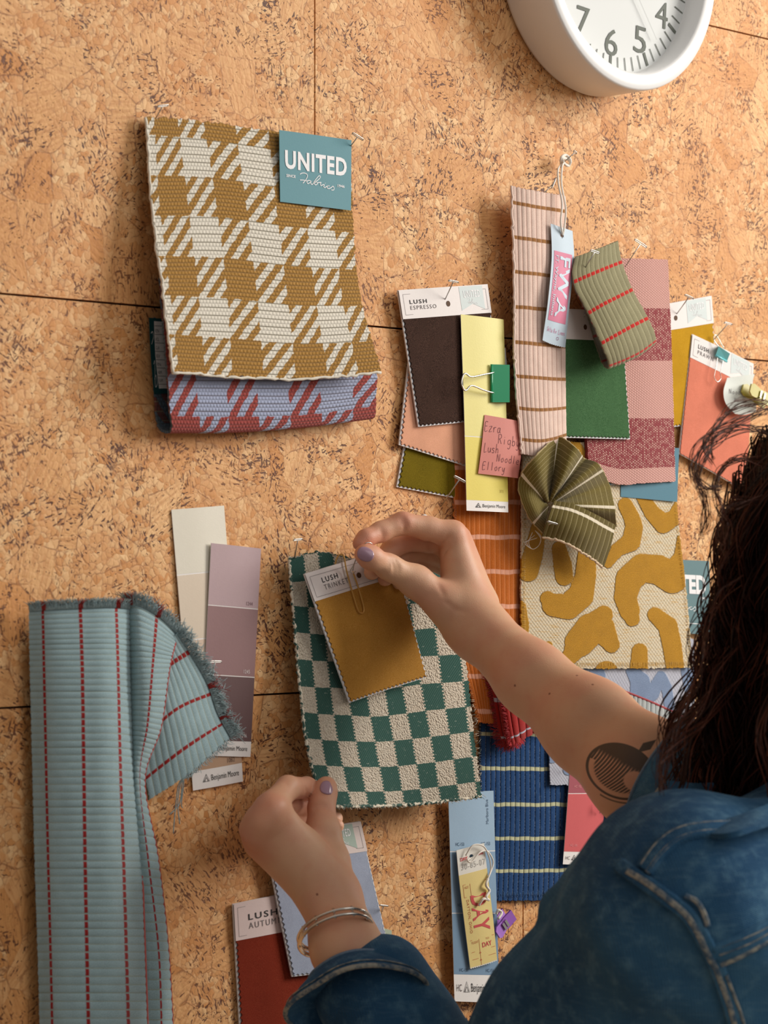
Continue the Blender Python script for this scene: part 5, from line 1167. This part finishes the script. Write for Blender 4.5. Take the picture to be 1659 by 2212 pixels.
# tattoo of an onion on the inside of the elbow, and a few moles
TC = W(1338, 1668, 325); tpt = W(1405, 1608, 320)
def surf_hit(px, py, Vs=None):
    x, y = proj(Vb); m = (np.abs(x-px) < 6) & (np.abs(y-py) < 6)
    c = Vb[m]; dep = (c[:, 1]+D)*CY+c[:, 0]*SY; return c[np.argmin(dep)]
tc0 = surf_hit(1335, 1662); td = RE-RW; td /= np.linalg.norm(td)
cd = np.array([0, -D, H])-tc0; cd /= np.linalg.norm(cd); t2 = np.cross(td, cd); t2 /= np.linalg.norm(t2); t1 = td-cd*td.dot(cd); t1 /= np.linalg.norm(t1)
if t2[2] < 0: t2 = -t2
mol = [surf_hit(*q) for q in ((1109, 1476), (1182, 1494), (1280, 1474), (1252, 1454), (681, 1930))]
def m_skin(T):
    p = T.pos(); n = T.noise(p, 26, 3); f = T.noise(p, 900, 3, .6); b = T.noise(p, 90, 3)
    c = T.mix(n.step(.35, .68), C(216, 170, 136), C(214, 158, 128)); c = T.mix(b.step(.5, .8)*.25, c, C(204, 136, 108))
    # redder knuckles and finger ends
    for q, r in ((W(1000, 1142, 74), .022), (W(790, 1180, 55), .022), (W(820, 1240, 40), .02), (W(872, 1120, 62), .012), (W(535, 1790, 66), .03), (W(576, 1735, 84), .022), (W(706, 1740, 60), .03), (W(540, 1850, 60), .02)):
        dd = T_.vm(T, 'DISTANCE', p, tuple(float(a) for a in q)); dd = V(T, dd.k.node.outputs['Value']); c = T.mix((1-dd.step(0, r*1.3))*.36, c, C(200, 104, 84))
    for q in mol:
        dd = T_.vm(T, 'DISTANCE', p, tuple(float(a) for a in q)); dd = V(T, dd.k.node.outputs['Value']); c = T.mix((1-dd.step(.0006, .0013))*.8, c, C(120, 66, 48))
    q = T_.vm(T, 'SUBTRACT', p, tuple(float(a) for a in tc0))
    def dot(ax):
        o = T_.vm(T, 'DOT_PRODUCT', q, tuple(float(a) for a in ax)); return V(T, o.k.node.outputs['Value'])*1000
    x, y, z_ = dot(t1), dot(t2), dot(cd); wob = (T.noise(p, 160, 2)-.5)*2
    near = (z_ > -32) & 1 if False else z_.step(-34, -30); lfx = surf_hit(1392, 1606)-tc0; lx, ly = float(lfx@t1), float(lfx@t2)
    # bulb: ellipse 54 x 42 mm, leaning; hatch lines inside, light patch at the root side
    X = x*.94+y*.34; Y = y*.94-x*.34
    e = ((X*X)/(27*27)+(Y*Y)/(20.5*20.5)).m('SQRT')
    inside = 1-e.step(.985, 1.01); outl = inside*e.step(.90, .93)
    xx = X*.92-Y*.38; ht = ((xx+Y*Y*.012)*.42+wob*.03).fract().band(.5, .33, .06)
    dk = (Y+X*.15+wob*1.5).step(3, 8)                                  # solid dark upper lobe
    p0 = ((X-13)*(X-13)/90+(Y+3)*(Y+3)/60).m('SQRT').step(.85, 1.05)
    fill = inside*(1-e.step(.72, .80)*((Y < 1)*1.0))*ht.max(dk)*p0
    sy = y-ly*1000; sx = x-lx*1000; sp = 1-((sx-sy*.25).abs()-(3.6-sy.abs()*.42)).step(-.4, .4)   # leaf
    low = (e-1.10).abs().step(.0, .05); ring = (1-low)*((Y < -5)*1.0)*((X > -8)*1.0)
    tt = (outl.max(fill).max(sp).max(ring)*near).min(1.0)
    c = T.mix(tt*.9, c, C(50, 50, 44))
    cr = T.noise(T.com(T.sep(p)[0]*260, T.sep(p)[1]*260, T.sep(p)[2]*700), 1, 3)
    return {'c': c, 'b': f*.5+T.vor(p, 1500, out=0)*.6+cr*.5}
M_SKIN = mat('skin', m_skin, rough=.5, bd=.00035, bs=.35, spec=.4, sss=.12)
mesh('body', Vb, Fb, M_SKIN, PER)
# fingernails: curved plates lying on the thumb tips
NAIL = mat('lilac_nail_polish', color=C(164, 130, 148), rough=.18, spec=.6)
def nail(c, fwd, nrm, L, wd, name='thumbnail'):
    """c base point on skin, fwd towards finger end, nrm outwards"""
    fwd = fwd-nrm*fwd.dot(nrm); fwd /= np.linalg.norm(fwd); sd = np.cross(fwd, nrm); P = []; n = 13
    for i in range(n):
        a = i/(n-1)*2-1
        for j in range(n):
            b = j/(n-1)*2-1; s_, t_ = b*math.sqrt(1-a*a*.5), a*math.sqrt(1-b*b*.42)
            P.append(c+fwd*t_*L/2+sd*s_*wd/2-nrm*((s_*wd/2)**2/.014+(t_*L/2)**2/.06)+nrm*.0009)
    idx = np.arange(n*n).reshape(n, n); f = np.stack([idx[:-1, :-1], idx[:-1, 1:], idx[1:, 1:], idx[1:, :-1]], -1).reshape(-1, 4)
    P = np.array(P); Q = P-nrm*.0014; e = np.concatenate([idx[0], idx[1:, -1], idx[-1, ::-1][1:], idx[::-1, 0][1:]]); m = n*n
    rim = np.stack([e[:-1], e[:-1]+m, e[1:]+m, e[1:]], -1)
    mesh(name, np.concatenate([P, Q]), np.concatenate([f, f[:, ::-1]+m, rim]), NAIL, PER)
def nail_at(px, py, fwd, L, wd, bias=(0, 0, 0)):
    x, y = proj(Vb); m = (np.abs(x-px) < 5) & (np.abs(y-py) < 5); c = Vb[m]; dep = (c[:, 1]+D)*CY+c[:, 0]*SY; c0 = c[np.argmin(dep)]
    e = .001; g = np.array([fieldB((c0+np.eye(3)[k]*e)[None])[0]-fieldB((c0-np.eye(3)[k]*e)[None])[0] for k in range(3)]); g = g/np.linalg.norm(g)+np.array(bias); g /= np.linalg.norm(g)
    nail(c0, np.array(fwd, float), g, L, wd)
tR = W(786, 1197, 60)-W(800, 1204, 60); nail_at(794, 1200, tR, .0135, .0112)
tL = W(706, 1690, 64)-W(702, 1712, 65); nail_at(707, 1697, tL, .0125, .0105, (.12, 0, .05))
# bracelets: two slim silver bands round the left wrist
bc = W(722, 2008, 112); ba = LE-W(712, 1940, 96); ba /= np.linalg.norm(ba); ba = ba+np.array([.0, 0, 0]); bx = np.cross(ba, [0, 0, 1.]); bx /= np.linalg.norm(bx); by = np.cross(ba, bx)
for kk, (off, rr) in enumerate(((0, 1.0), (.0052, 1.02))):
    a = np.linspace(0, 2*math.pi, 97)[:-1]; e1 = (np.array([CY, -SY, 0])*.966+np.array([0, 0, .26])); e2 = np.array([-SY, -CY, 0])*.80+np.array([0, 0, .60]); ba = np.cross(e1, e2); ba *= np.sign(ba@(LE-bc))
    P = bc+ba*off+np.outer(np.cos(a)*.0275*rr, e1)+np.outer(np.sin(a)*.0285*rr, e2)
    tube('bracelet', P, .0013, SILVER, PER, 10, closed=True, flat=1.5)
    pcs = [tube('x', [P[i]-ba*.0018, P[i]+ba*.0018], .0010, None, sides=6, build=False) for i in range(0, 96, 8)]
    multi('bead', pcs, SILVER, PER)
# ------------------------------------------------------------------ denim jacket
def m_denim(T):
    p = T.pos(); x, y, z_ = T.sep(p); n = T.noise(p, 9, 3, .5); n2 = T.noise(p, 70, 4, .65); tw = ((x+z_)*2600).sin()*((y+z_)*1900).sin(); f = T.noise(p, 1100, 3, .7)
    st = T.noise(T.com(x*60+z_*40, y*60, z_*420), 1, 3, .6)
    c = T.mix(n.step(.32, .7), C(32, 70, 104), C(58, 102, 134)); c = T.mix(n2.step(.45, .75)*.42, c, C(100, 140, 162)); c = T.mix(st.step(.5, .75)*.22, c, C(96, 130, 150))
    return {'c': ymix(T, c, f, .16), 'b': tw*.3+f*.7+n2*2}
DEN = mat('denim', m_denim, rough=.85, bd=.0012, bs=.5, sheen=.15, sheen_tint=C(130, 160, 190), spec=.15)
def m_edge(T):
    p = T.pos(); x, y, z_ = T.sep(p); n = T.noise(p, 160, 3, .6); return {'c': T.mix(n.step(.35, .65), C(66, 88, 108), C(150, 150, 140)), 'b': n}
DEDGE = mat('faded_denim', m_edge, rough=.9, bd=.0006, bs=.6); DIN = mat('denim_inside', lambda T: {'c': T.mix(T.noise(T.pos(), 500, 2), C(78, 104, 132), C(122, 142, 160)), 'b': T.noise(T.pos(), 1200, 2)}, rough=.9, bd=.0004)
CL = lerp(W(748, 2050, 122), LE, .10)                                 # where the left sleeve starts
def wr(P):
    """soft creases"""
    a = P[:, 0]*1.0; z_ = P[:, 2]; y = P[:, 1]
    w1 = np.sin(60*z_+26*a+4*np.sin(22*y+14*a))*.0022*np.clip(1-np.abs((P-LS-[-.02, .03, -.03])@np.array([.3, -.2, 1.]))/.16, 0, 1)
    w2 = np.sin(85*(z_*.6-y)+9*a+2*np.sin(40*z_))*.0020*np.exp(-((P-LE)**2).sum(1)/.018)
    w3 = np.sin(34*a+21*z_+2.5*np.sin(19*y))*.0022+np.sin(70*a-52*z_+3*np.sin(31*y+20*z_))*.0011
    return w1+w2+w3
al = lambda t_: lerp(LS, LE, t_)
jb = [Cone(lerp(W(748, 2050, 122), LE, .22), LE, .0445, .0530, .03), Cone(LE, al(.5), .0570, .0680, .03), Cone(al(.5)+np.array([-.006, 0, .008]), LS+np.array([-.012, 0, .008]), .0680, .0700, .03),
      Ell(LS+np.array([-.008, .012, .010]), (.070, .068, .070), k=.03),
      Cone(W(1212, 1962, 330), W(1330, 1940, 385), .0135, .022, .012), Cone(W(1288, 1912, 352), W(1400, 1905, 415), .0195, .026, .012),
      Cone(LS+[.02, 0, .0], RS, .062, .060, .05), Ell(NB+[0, -.004, -.17], (.190, .112, .225), k=.05), Ell(NB+[0, -.004, -.42], (.175, .110, .21), k=.05),
      Cone(RS, lerp(RE, RS, .44), .064, .0500, .03), Ell(NB+[0, -.03, -.075], (.105, .06, .05), k=.05)]
fieldJ = Field(jb, disp=wr)
axR = RS-RE; axR /= np.linalg.norm(axR); axL = LE-CL; axL /= np.linalg.norm(axL)
class Plane:
    def __init__(s, p, n): s.p = p; s.n = n
    def __call__(s, P): return (P-s.p)@s.n
Vj, Fj = surfnet(fieldJ, (1.28, -.66, H-.92), (1.98, -.02, H-.10), .0042)
Vj = relax(Vj, Fj, 2)
JK = mesh('denim_jacket', Vj, Fj, DEN, PER)
from mathutils.bvhtree import BVHTree
BV = BVHTree.FromPolygons([tuple(v) for v in Vj], [tuple(int(i) for i in f) for f in Fj])
EYE = Vector((0, -D, H))
def on_jacket(px, py, lift=.0008):
    d = Vector(W(px, py, 0))-EYE; d.normalize(); h = BV.ray_cast(EYE, d)
    if h[0] is None: return (None, None)
    n = np.array(h[1]); n = n if n@np.array(d) < 0 else -n
    return np.array(h[0])+n*lift, n
def seam(name, pts, wd, m, lift=.0012, th=.0016, parent=None, n=60):
    """a strip of doubled cloth laid along the jacket, wd in mm"""
    q = smoothpath(np.array(pts, float), n); H_ = [on_jacket(*a) for a in q]; H_ = [h for h in H_ if h[0] is not None]
    if len(H_) < 4: print('seam lost', name); return
    P = np.array([h[0] for h in H_]); Nn = np.array([h[1] for h in H_])
    for _ in range(3): P[1:-1] = (P[:-2]+P[1:-1]*2+P[2:])/4; Nn[1:-1] = (Nn[:-2]+Nn[1:-1]*2+Nn[2:])/4
    tg = np.gradient(P, axis=0); tg /= np.linalg.norm(tg, axis=1, keepdims=True); S = np.cross(tg, Nn); S /= np.linalg.norm(S, axis=1, keepdims=True)
    prof = [(-1, -.6), (-.92, .7), (-.7, 1), (0, .82), (.7, 1), (.92, .7), (1, -.6)]; V_ = []
    for a, b in prof: V_.append(P+S*a*wd/2000+Nn*(b*th+lift-.0008))
    k = len(P); idx = np.arange(len(prof)*k).reshape(len(prof), k); f = np.stack([idx[:-1, :-1], idx[:-1, 1:], idx[1:, 1:], idx[1:, :-1]], -1).reshape(-1, 4)
    return mesh(name, np.concatenate(V_), f, m, parent or JK)
seam('armhole_seam', [(1340, 1870), (1390, 1905), (1440, 1940), (1485, 1975), (1515, 2020), (1545, 2080), (1570, 2150), (1592, 2225)], 11, DEN, th=.0026)
seam('seam_ridge', [(1360, 1885), (1400, 1908), (1440, 1938), (1480, 1972), (1505, 2005), (1528, 2055), (1545, 2085)], 4.5, DEDGE, lift=.0026, th=.0016)
seam('seam_ridge', [(1545, 2085), (1562, 2130), (1578, 2180), (1598, 2260)], 4, DEDGE, lift=.0026, th=.0016)
seam('seam_ridge', [(1568, 2100), (1586, 2150), (1600, 2190), (1612, 2235)], 2.2, DEDGE, lift=.0026, th=.0016)
seam('seam_ridge', [(1480, 1935), (1505, 1948), (1522, 1975), (1530, 2000)], 3.5, DEDGE, lift=.0026, th=.0016)
seam('yoke_seam', [(1546, 2058), (1590, 2042), (1630, 2022), (1690, 1992)], 14, DEN, th=.0030); seam('seam_stitch', [(1556, 2040), (1600, 2024), (1635, 2010), (1690, 1982)], 1.0, DEDGE, lift=.0036, th=.0008); seam('seam_stitch', [(1552, 2056), (1600, 2040), (1635, 2025), (1690, 1995)], 1.0, DEDGE, lift=.0036, th=.0008); seam('seam_ridge', [(1556, 2078), (1595, 2062), (1635, 2042), (1690, 2016)], 3.6, DEDGE, lift=.0026, th=.0016)
seam('shoulder_seam', [(1395, 1880), (1425, 1840), (1465, 1808), (1520, 1795), (1590, 1792), (1650, 1775)], 13, DEN, th=.0030); seam('seam_stitch', [(1390, 1872), (1420, 1830), (1462, 1798), (1520, 1785), (1590, 1782)], 1.2, DEDGE, lift=.0036, th=.0008); seam('seam_ridge', [(1402, 1888), (1432, 1848), (1470, 1817), (1522, 1803), (1592, 1800), (1652, 1783)], 3.2, DEDGE, lift=.0026, th=.0016)
# turned up cuffs
def ringat(c, ax, r, n=72, el=1.0, ph=0.0, wob=0.0):
    u = np.cross(ax, [0, 0, 1.]); u /= np.linalg.norm(u); v = np.cross(ax, u); a = np.arange(n)*2*math.pi/n
    rr = r*(1+wob*np.sin(3*a+ph)+wob*.6*np.sin(5*a+1+ph)); return c+np.outer(np.cos(a)*rr, u)+np.outer(np.sin(a)*rr*el, v)
def loft(name, rings, m, parent, mi=None, mats=None):
    n = len(rings[0]); P = np.concatenate(rings); idx = np.arange(len(rings)*n).reshape(len(rings), n)
    f = np.stack([idx[:-1], np.roll(idx[:-1], -1, 1), np.roll(idx[1:], -1, 1), idx[1:]], -1).reshape(-1, 4)
    return mesh(name, P, f, m, parent)
def cuff(c, ax, L, r0, r1, rin, ph, sleeve_r, wob=.03, nm='turned_cuff'):
    """a doubled band: rim near the hand at c, opening wider towards the elbow, lined with the sleeve inside"""
    R_ = [ringat(c+ax*.010, ax, rin, ph=ph), ringat(c+ax*.001, ax, r0-.002, ph=ph, wob=wob*.5), ringat(c, ax, r0, ph=ph, wob=wob*.5), ringat(c+ax*.002, ax, r0+.0015, ph=ph, wob=wob*.5), ringat(c+ax*L*.4, ax, lerp(r0, r1, .45)+.001, ph=ph, wob=wob*.7),
          ringat(c+ax*(L-.003), ax, r1, ph=ph, wob=wob), ringat(c+ax*L, ax, r1-.0012, ph=ph, wob=wob), ringat(c+ax*(L-.002), ax, r1-.003, ph=ph, wob=wob), ringat(c+ax*L*.35, ax, lerp(r0, r1, .3)-.003, ph=ph, wob=wob*.6), ringat(c+ax*.012, ax, rin-.002, ph=ph)]
    o = loft(nm, R_, DEN, JK)
    E = ringat(c+ax*(L-.0005), ax, r1+.0002, ph=ph, wob=wob); tube('hem', E, .0019, DEDGE, o, 8, closed=True)
    E = ringat(c+ax*(L-.006), ax, lerp(r0, r1, .86)+.0016, ph=ph, wob=wob); tube('hem_stitch', E, .0006, DEDGE, o, 6, closed=True)
    E = ringat(c+ax*.0004, ax, r0+.0002, ph=ph, wob=wob*.5); tube('hem', E, .0014, DIN, o, 8, closed=True)
    return o
axc = LE-W(748, 2050, 122); axc /= np.linalg.norm(axc)
cL = W(770, 2106, 134)
axk = np.array([0, 0, -.76])+np.array([-SY, -CY, 0])*.62+np.array([CY, -SY, 0])*.14; axk /= np.linalg.norm(axk)
cuff(cL, axk, .026, .0345, .0530, .029, .4, .043, .05)
# sleeve from inside the cuff to where the jacket body takes over
loft('forearm_sleeve', [ringat(cL+axc*q, axc, r, ph=2, wob=w_) for q, r, w_ in ((.008, .034, 0), (.018, .037, .02), (.032, .043, .03), (.05, .047, .03), (.075, .050, .03), (.10, .051, .02))], DEN, JK)
axr = RS-RE; axr /= np.linalg.norm(axr)
EL = RE-RW; EL /= np.linalg.norm(EL); axe = EL*.75+axr*.45; axe /= np.linalg.norm(axe)
cR = W(1424, 1668, 285)
cuff(cR, axe, .036, .0455, .0540, .041, 1.3, .055, .035, 'turned_cuff')
loft('upper_sleeve', [ringat(cR+axe*q, axe, r, ph=1, wob=w_) for q, r, w_ in ((.010, .0425, 0), (.03, .045, .02), (.06, .048, .03), (.09, .051, .03))], DEN, JK)
# front edge of the jacket hanging below the elbow, and the collar
FE = Net([[(1432, 1690, 350), (1480, 1690, 365), (1540, 1690, 385)], [(1398, 1745, 350), (1455, 1750, 365), (1520, 1755, 385)], [(1350, 1850, 350), (1420, 1860, 365), (1490, 1870, 385)]])

# trousers and shoes under the jacket, feet on the floor
TRO = mat('dark_trousers', lambda T: {'c': ymix(T, C(40, 42, 50), T.noise(T.pos(), 600, 2)), 'b': T.noise(T.pos(), 900, 2)}, rough=.9)
hpz = NB[2]-.46
ft = [Ell(NB+[0, 0, -.47], (.165, .115, .13), k=.05)]
for sx in (-1, 1): ft += [Cone(NB+[sx*.085, 0, -.50], NB+[sx*.095, .02, -.83], .088, .062, .03), Cone(NB+[sx*.095, .02, -.83], NB+[sx*.10, -.01, -1.17], .062, .052, .02)]
a_, b_ = surfnet(Field(ft), NB+[-.3, -.2, -1.25], NB+[.3, .2, -.30], .008); mesh('trousers', relax(a_, b_, 2), b_, TRO, PER)
for sx in (-1, 1):
    fx = Field([Cone(NB+[sx*.10, -.04, -1.215], NB+[sx*.11, .13, -1.225], .036, .028, .03), Cone(NB+[sx*.10, -.02, -1.21], NB+[sx*.10, -.01, -1.15], .036, .034, .02)], cuts=[(None, .002)] if False else [])
    a_, b_ = surfnet(fx, NB+[sx*.10-.1, -.15, -1.28], NB+[sx*.10+.1, .22, -1.08], .006); a_[:, 2] = np.maximum(a_[:, 2], .001); mesh('shoe', a_, b_, mat('shoe_leather', color=C(52, 40, 34), rough=.5), PER)
o = sheet('front_edge', FE, DEN, JK, 20, 30, th=2.5, wav=2)
p = np.array([(0.02, k) for k in np.linspace(0, 1, 30)]); tube('hem', FE.M(p[:, 0], p[:, 1], .0004), .0015, DEDGE, o, 6)
COL_ = Net([[(1500, 1770, 430), (1570, 1768, 470), (1650, 1740, 480), (1740, 1715, 470)], [(1490, 1796, 445), (1566, 1800, 490), (1652, 1776, 500), (1745, 1750, 490)]])
sheet('collar', COL_, DEN, JK, 30, 10, th=4)

# ------------------------------------------------------------------ hair
def m_hair(T):
    n = T.noise(T.pos(), 60, 2); return {'c': T.mix(T.attr('tone'), C(26, 12, 9), C(92, 46, 30))}
HAIR = mat('dark_brown_hair', m_hair, rough=.5, spec=.25)
def tubes_fast(P, r, sides=3):
    """P (n, k, 3) strands"""
    n, k, _ = P.shape; tg = np.gradient(P, axis=1); tg /= np.maximum(np.linalg.norm(tg, axis=2, keepdims=True), 1e-12)
    ref = np.array([.37, .52, .77]); u = np.cross(tg, ref); u /= np.maximum(np.linalg.norm(u, axis=2, keepdims=True), 1e-9); v = np.cross(tg, u)
    tp = np.concatenate([np.ones(k-4), [.9, .75, .5, .2]])[None, :, None]; a = np.arange(sides)*2*math.pi/sides
    V_ = P[:, :, None]+(np.asarray(r)[:, None, None]*tp)[:, :, :, None]*(np.cos(a)[None, None, :, None]*u[:, :, None]+np.sin(a)[None, None, :, None]*v[:, :, None])
    idx = np.arange(n*k*sides).reshape(n, k, sides); f = np.stack([idx[:, :-1], np.roll(idx[:, :-1], -1, 2), np.roll(idx[:, 1:], -1, 2), idx[:, 1:]], -1).reshape(-1, 4)
    return V_.reshape(-1, 3), f
def hair():
    K = 46; s = np.linspace(0, 1, K); S = []; tone = []; rad = []
    rg = np.random.default_rng(3)
    for c in range(520):
        # root on the scalp (not the face), fall direction outwards then down
        while True:
            d = rg.normal(0, 1, 3); d /= np.linalg.norm(d)
            if d[2] > -.35 and not (d[1] > .45 and abs(d[0]) < .5 and d[2] < .5) and not (d[1] > .75 and d[2] < .6): break
        root = hp_(*(d*np.array([77, 93, 87])+np.array([0, -12, 22])))
        out = rt*d[0]+fw*d[1]+upv*max(d[2], 0)*.6; side = out-upv*out.dot(upv); nl = np.linalg.norm(side); side = side/max(nl, .05)
        L = rg.uniform(.24, .35)*(1+.2*d[2]); bulge = rg.uniform(.004, .024); amp = rg.uniform(.005, .013); fr = rg.uniform(2.2, 4.6); ph = rg.uniform(0, 6.28)
        lean = fw*.10*rg.uniform(-.6, .5)+rt*rg.normal(0, .05)
        fall = s*L
        base = root[None]+np.outer(np.sin(np.clip(s*2.4, 0, 1.57))*bulge*(1+max(d[2], 0)*.8), side)+np.outer(np.sin(np.clip(s*4, 0, np.pi))*.02*max(d[2], 0), upv)
        base = base-np.outer(np.maximum(fall-.012, 0)*(1-.35*max(d[2], 0)*np.exp(-s*6)), upv)+np.outer(s**1.5*.12, lean)
        base = base+np.outer(-np.clip((s-.55)/.45, 0, 1)**1.5*.03, side)
        cu = np.clip(s*3, .15, 1)*amp
        cl = np.outer(np.sin(s*fr*6.28+ph)*cu, np.cross(side, upv))+np.outer(np.cos(s*fr*6.28+ph)*cu, side)
        m = 9
        for _ in range(m):
            off = rg.normal(0, 1, 3)*.0042; jit = rg.normal(0, .25); o2 = np.outer(s**1.2, rg.normal(0, .006, 3)); a2 = rg.uniform(.75, 1.3)
            fz = np.stack([np.sin(s*rg.uniform(8, 22)+rg.uniform(0, 6)) for _ in range(3)], 1)*.0011
            cl2 = np.outer(np.sin(s*fr*6.28+ph+jit)*cu*a2, np.cross(side, upv))+np.outer(np.cos(s*fr*6.28+ph+jit)*cu*a2, side)
            S.append(base+cl2+off+o2+fz); tone.append(rg.uniform(0, 1)**1.6); rad.append(rg.uniform(.00035, .00085))
    # loose curls standing off towards the wall and the left
    for px, py, pts in ((0, 0, [(1660, 880), (1600, 905), (1545, 930), (1508, 965), (1496, 1010), (1510, 1045), (1535, 1060), (1560, 1050)]), (0, 0, [(1655, 930), (1600, 925), (1550, 945), (1520, 985), (1508, 1030), (1520, 1075), (1525, 1120), (1512, 1160)]),
                        (0, 0, [(1650, 1000), (1600, 990), (1560, 1010), (1545, 1050), (1555, 1095), (1570, 1130), (1565, 1175)]), (0, 0, [(1640, 1080), (1590, 1085), (1560, 1110), (1556, 1150), (1570, 1190)]),
                        (0, 0, [(1600, 1250), (1560, 1290), (1530, 1350), (1520, 1420), (1500, 1480), (1470, 1540), (1455, 1600), (1450, 1660)]), (0, 0, [(1590, 1400), (1550, 1450), (1530, 1510), (1490, 1550), (1450, 1590), (1425, 1650), (1428, 1710)]),
                        (0, 0, [(1620, 1450), (1570, 1500), (1520, 1560), (1470, 1600), (1435, 1650), (1432, 1710), (1455, 1760), (1490, 1790)]), (0, 0, [(1650, 870), (1590, 880), (1548, 915), (1530, 960), (1540, 1000)])):
        for rep in range(14):
            h0 = rg.uniform(330, 420); P = np.array([W(x+rg.normal(0, 7), y+rg.normal(0, 7), h0+rg.normal(0, 10)+i*2) for i, (x, y) in enumerate(pts)])
            S.append(smoothpath(P, K)); tone.append(rg.uniform(.1, .8)); rad.append(rg.uniform(.0002, .0004))
    # thick locks hanging beside the cheek down over the sleeve
    for c in range(110):
        x0 = rg.uniform(1585, 1800); y0 = rg.uniform(940, 1250); h0 = rg.uniform(345, 400) if x0 < 1690 else rg.uniform(400, 470); x1 = x0+rg.uniform(-120, 10) if x0 < 1680 else x0+rg.uniform(-60, 20); y1 = rg.uniform(1560, 1790)
        if c > 70: x0 = rg.uniform(1570, 1680); x1 = rg.uniform(1440, 1580); y1 = rg.uniform(1600, 1795); h0 = rg.uniform(345, 395)
        ph = rg.uniform(0, 6.28); am = rg.uniform(14, 30); fr = rg.uniform(1.5, 3.2)
        for _ in range(9):
            j = rg.normal(0, .3)
            xs = x0+(x1-x0)*s**1.3+np.sin(s*fr*6.28+ph+j)*am*np.clip(s*3, 0, 1)+rg.normal(0, 9); ys = y0+(y1-y0)*s+rg.normal(0, 12); hs = h0+np.cos(s*fr*6.28+ph+j)*am*.35+rg.normal(0, 5)-s*20
            Q = W(xs, ys, hs); cr_ = hp_(rg.normal(0, 12), -25+rg.normal(0, 15), 92)[None]; b_ = np.clip(1-s/.22, 0, 1)[:, None]; Q = Q*(1-b_**1.5)+(cr_+(Q[:1]-cr_)*.0)*b_**1.5; S.append(Q); tone.append(rg.uniform(0, 1)**1.5); rad.append(rg.uniform(.00035, .0008))
    S = np.array(S); Vh, Fh = tubes_fast(S, np.array(rad), 3)
    tn = np.repeat(np.array(tone), K*3)
    mesh('hair', Vh, Fh, HAIR, PER, True, attrs={'tone': tn})
    # the mass under the strands
    mass = Field([Ell(hp_(0, -13, 23), (.0765, .093, .087), Rh, .01), Ell(hp_(0, -40, -50), (.086, .062, .11), Rh, .04), Ell(hp_(0, -44, -110), (.078, .046, .07), Rh, .03), Ell(hp_(-52, -12, -60), (.030, .046, .08), Rh, .03)],
                 disp=lambda P: np.sin(P[:, 0]*230+P[:, 2]*60)*.002+np.sin(P[:, 1]*190-P[:, 2]*90)*.002)
    a, b = surfnet(mass, HD-.26, HD+.2, .004); mesh('hair_mass', a, b, HAIR, PER, attrs={'tone': np.full(len(a), .12)})
hair()
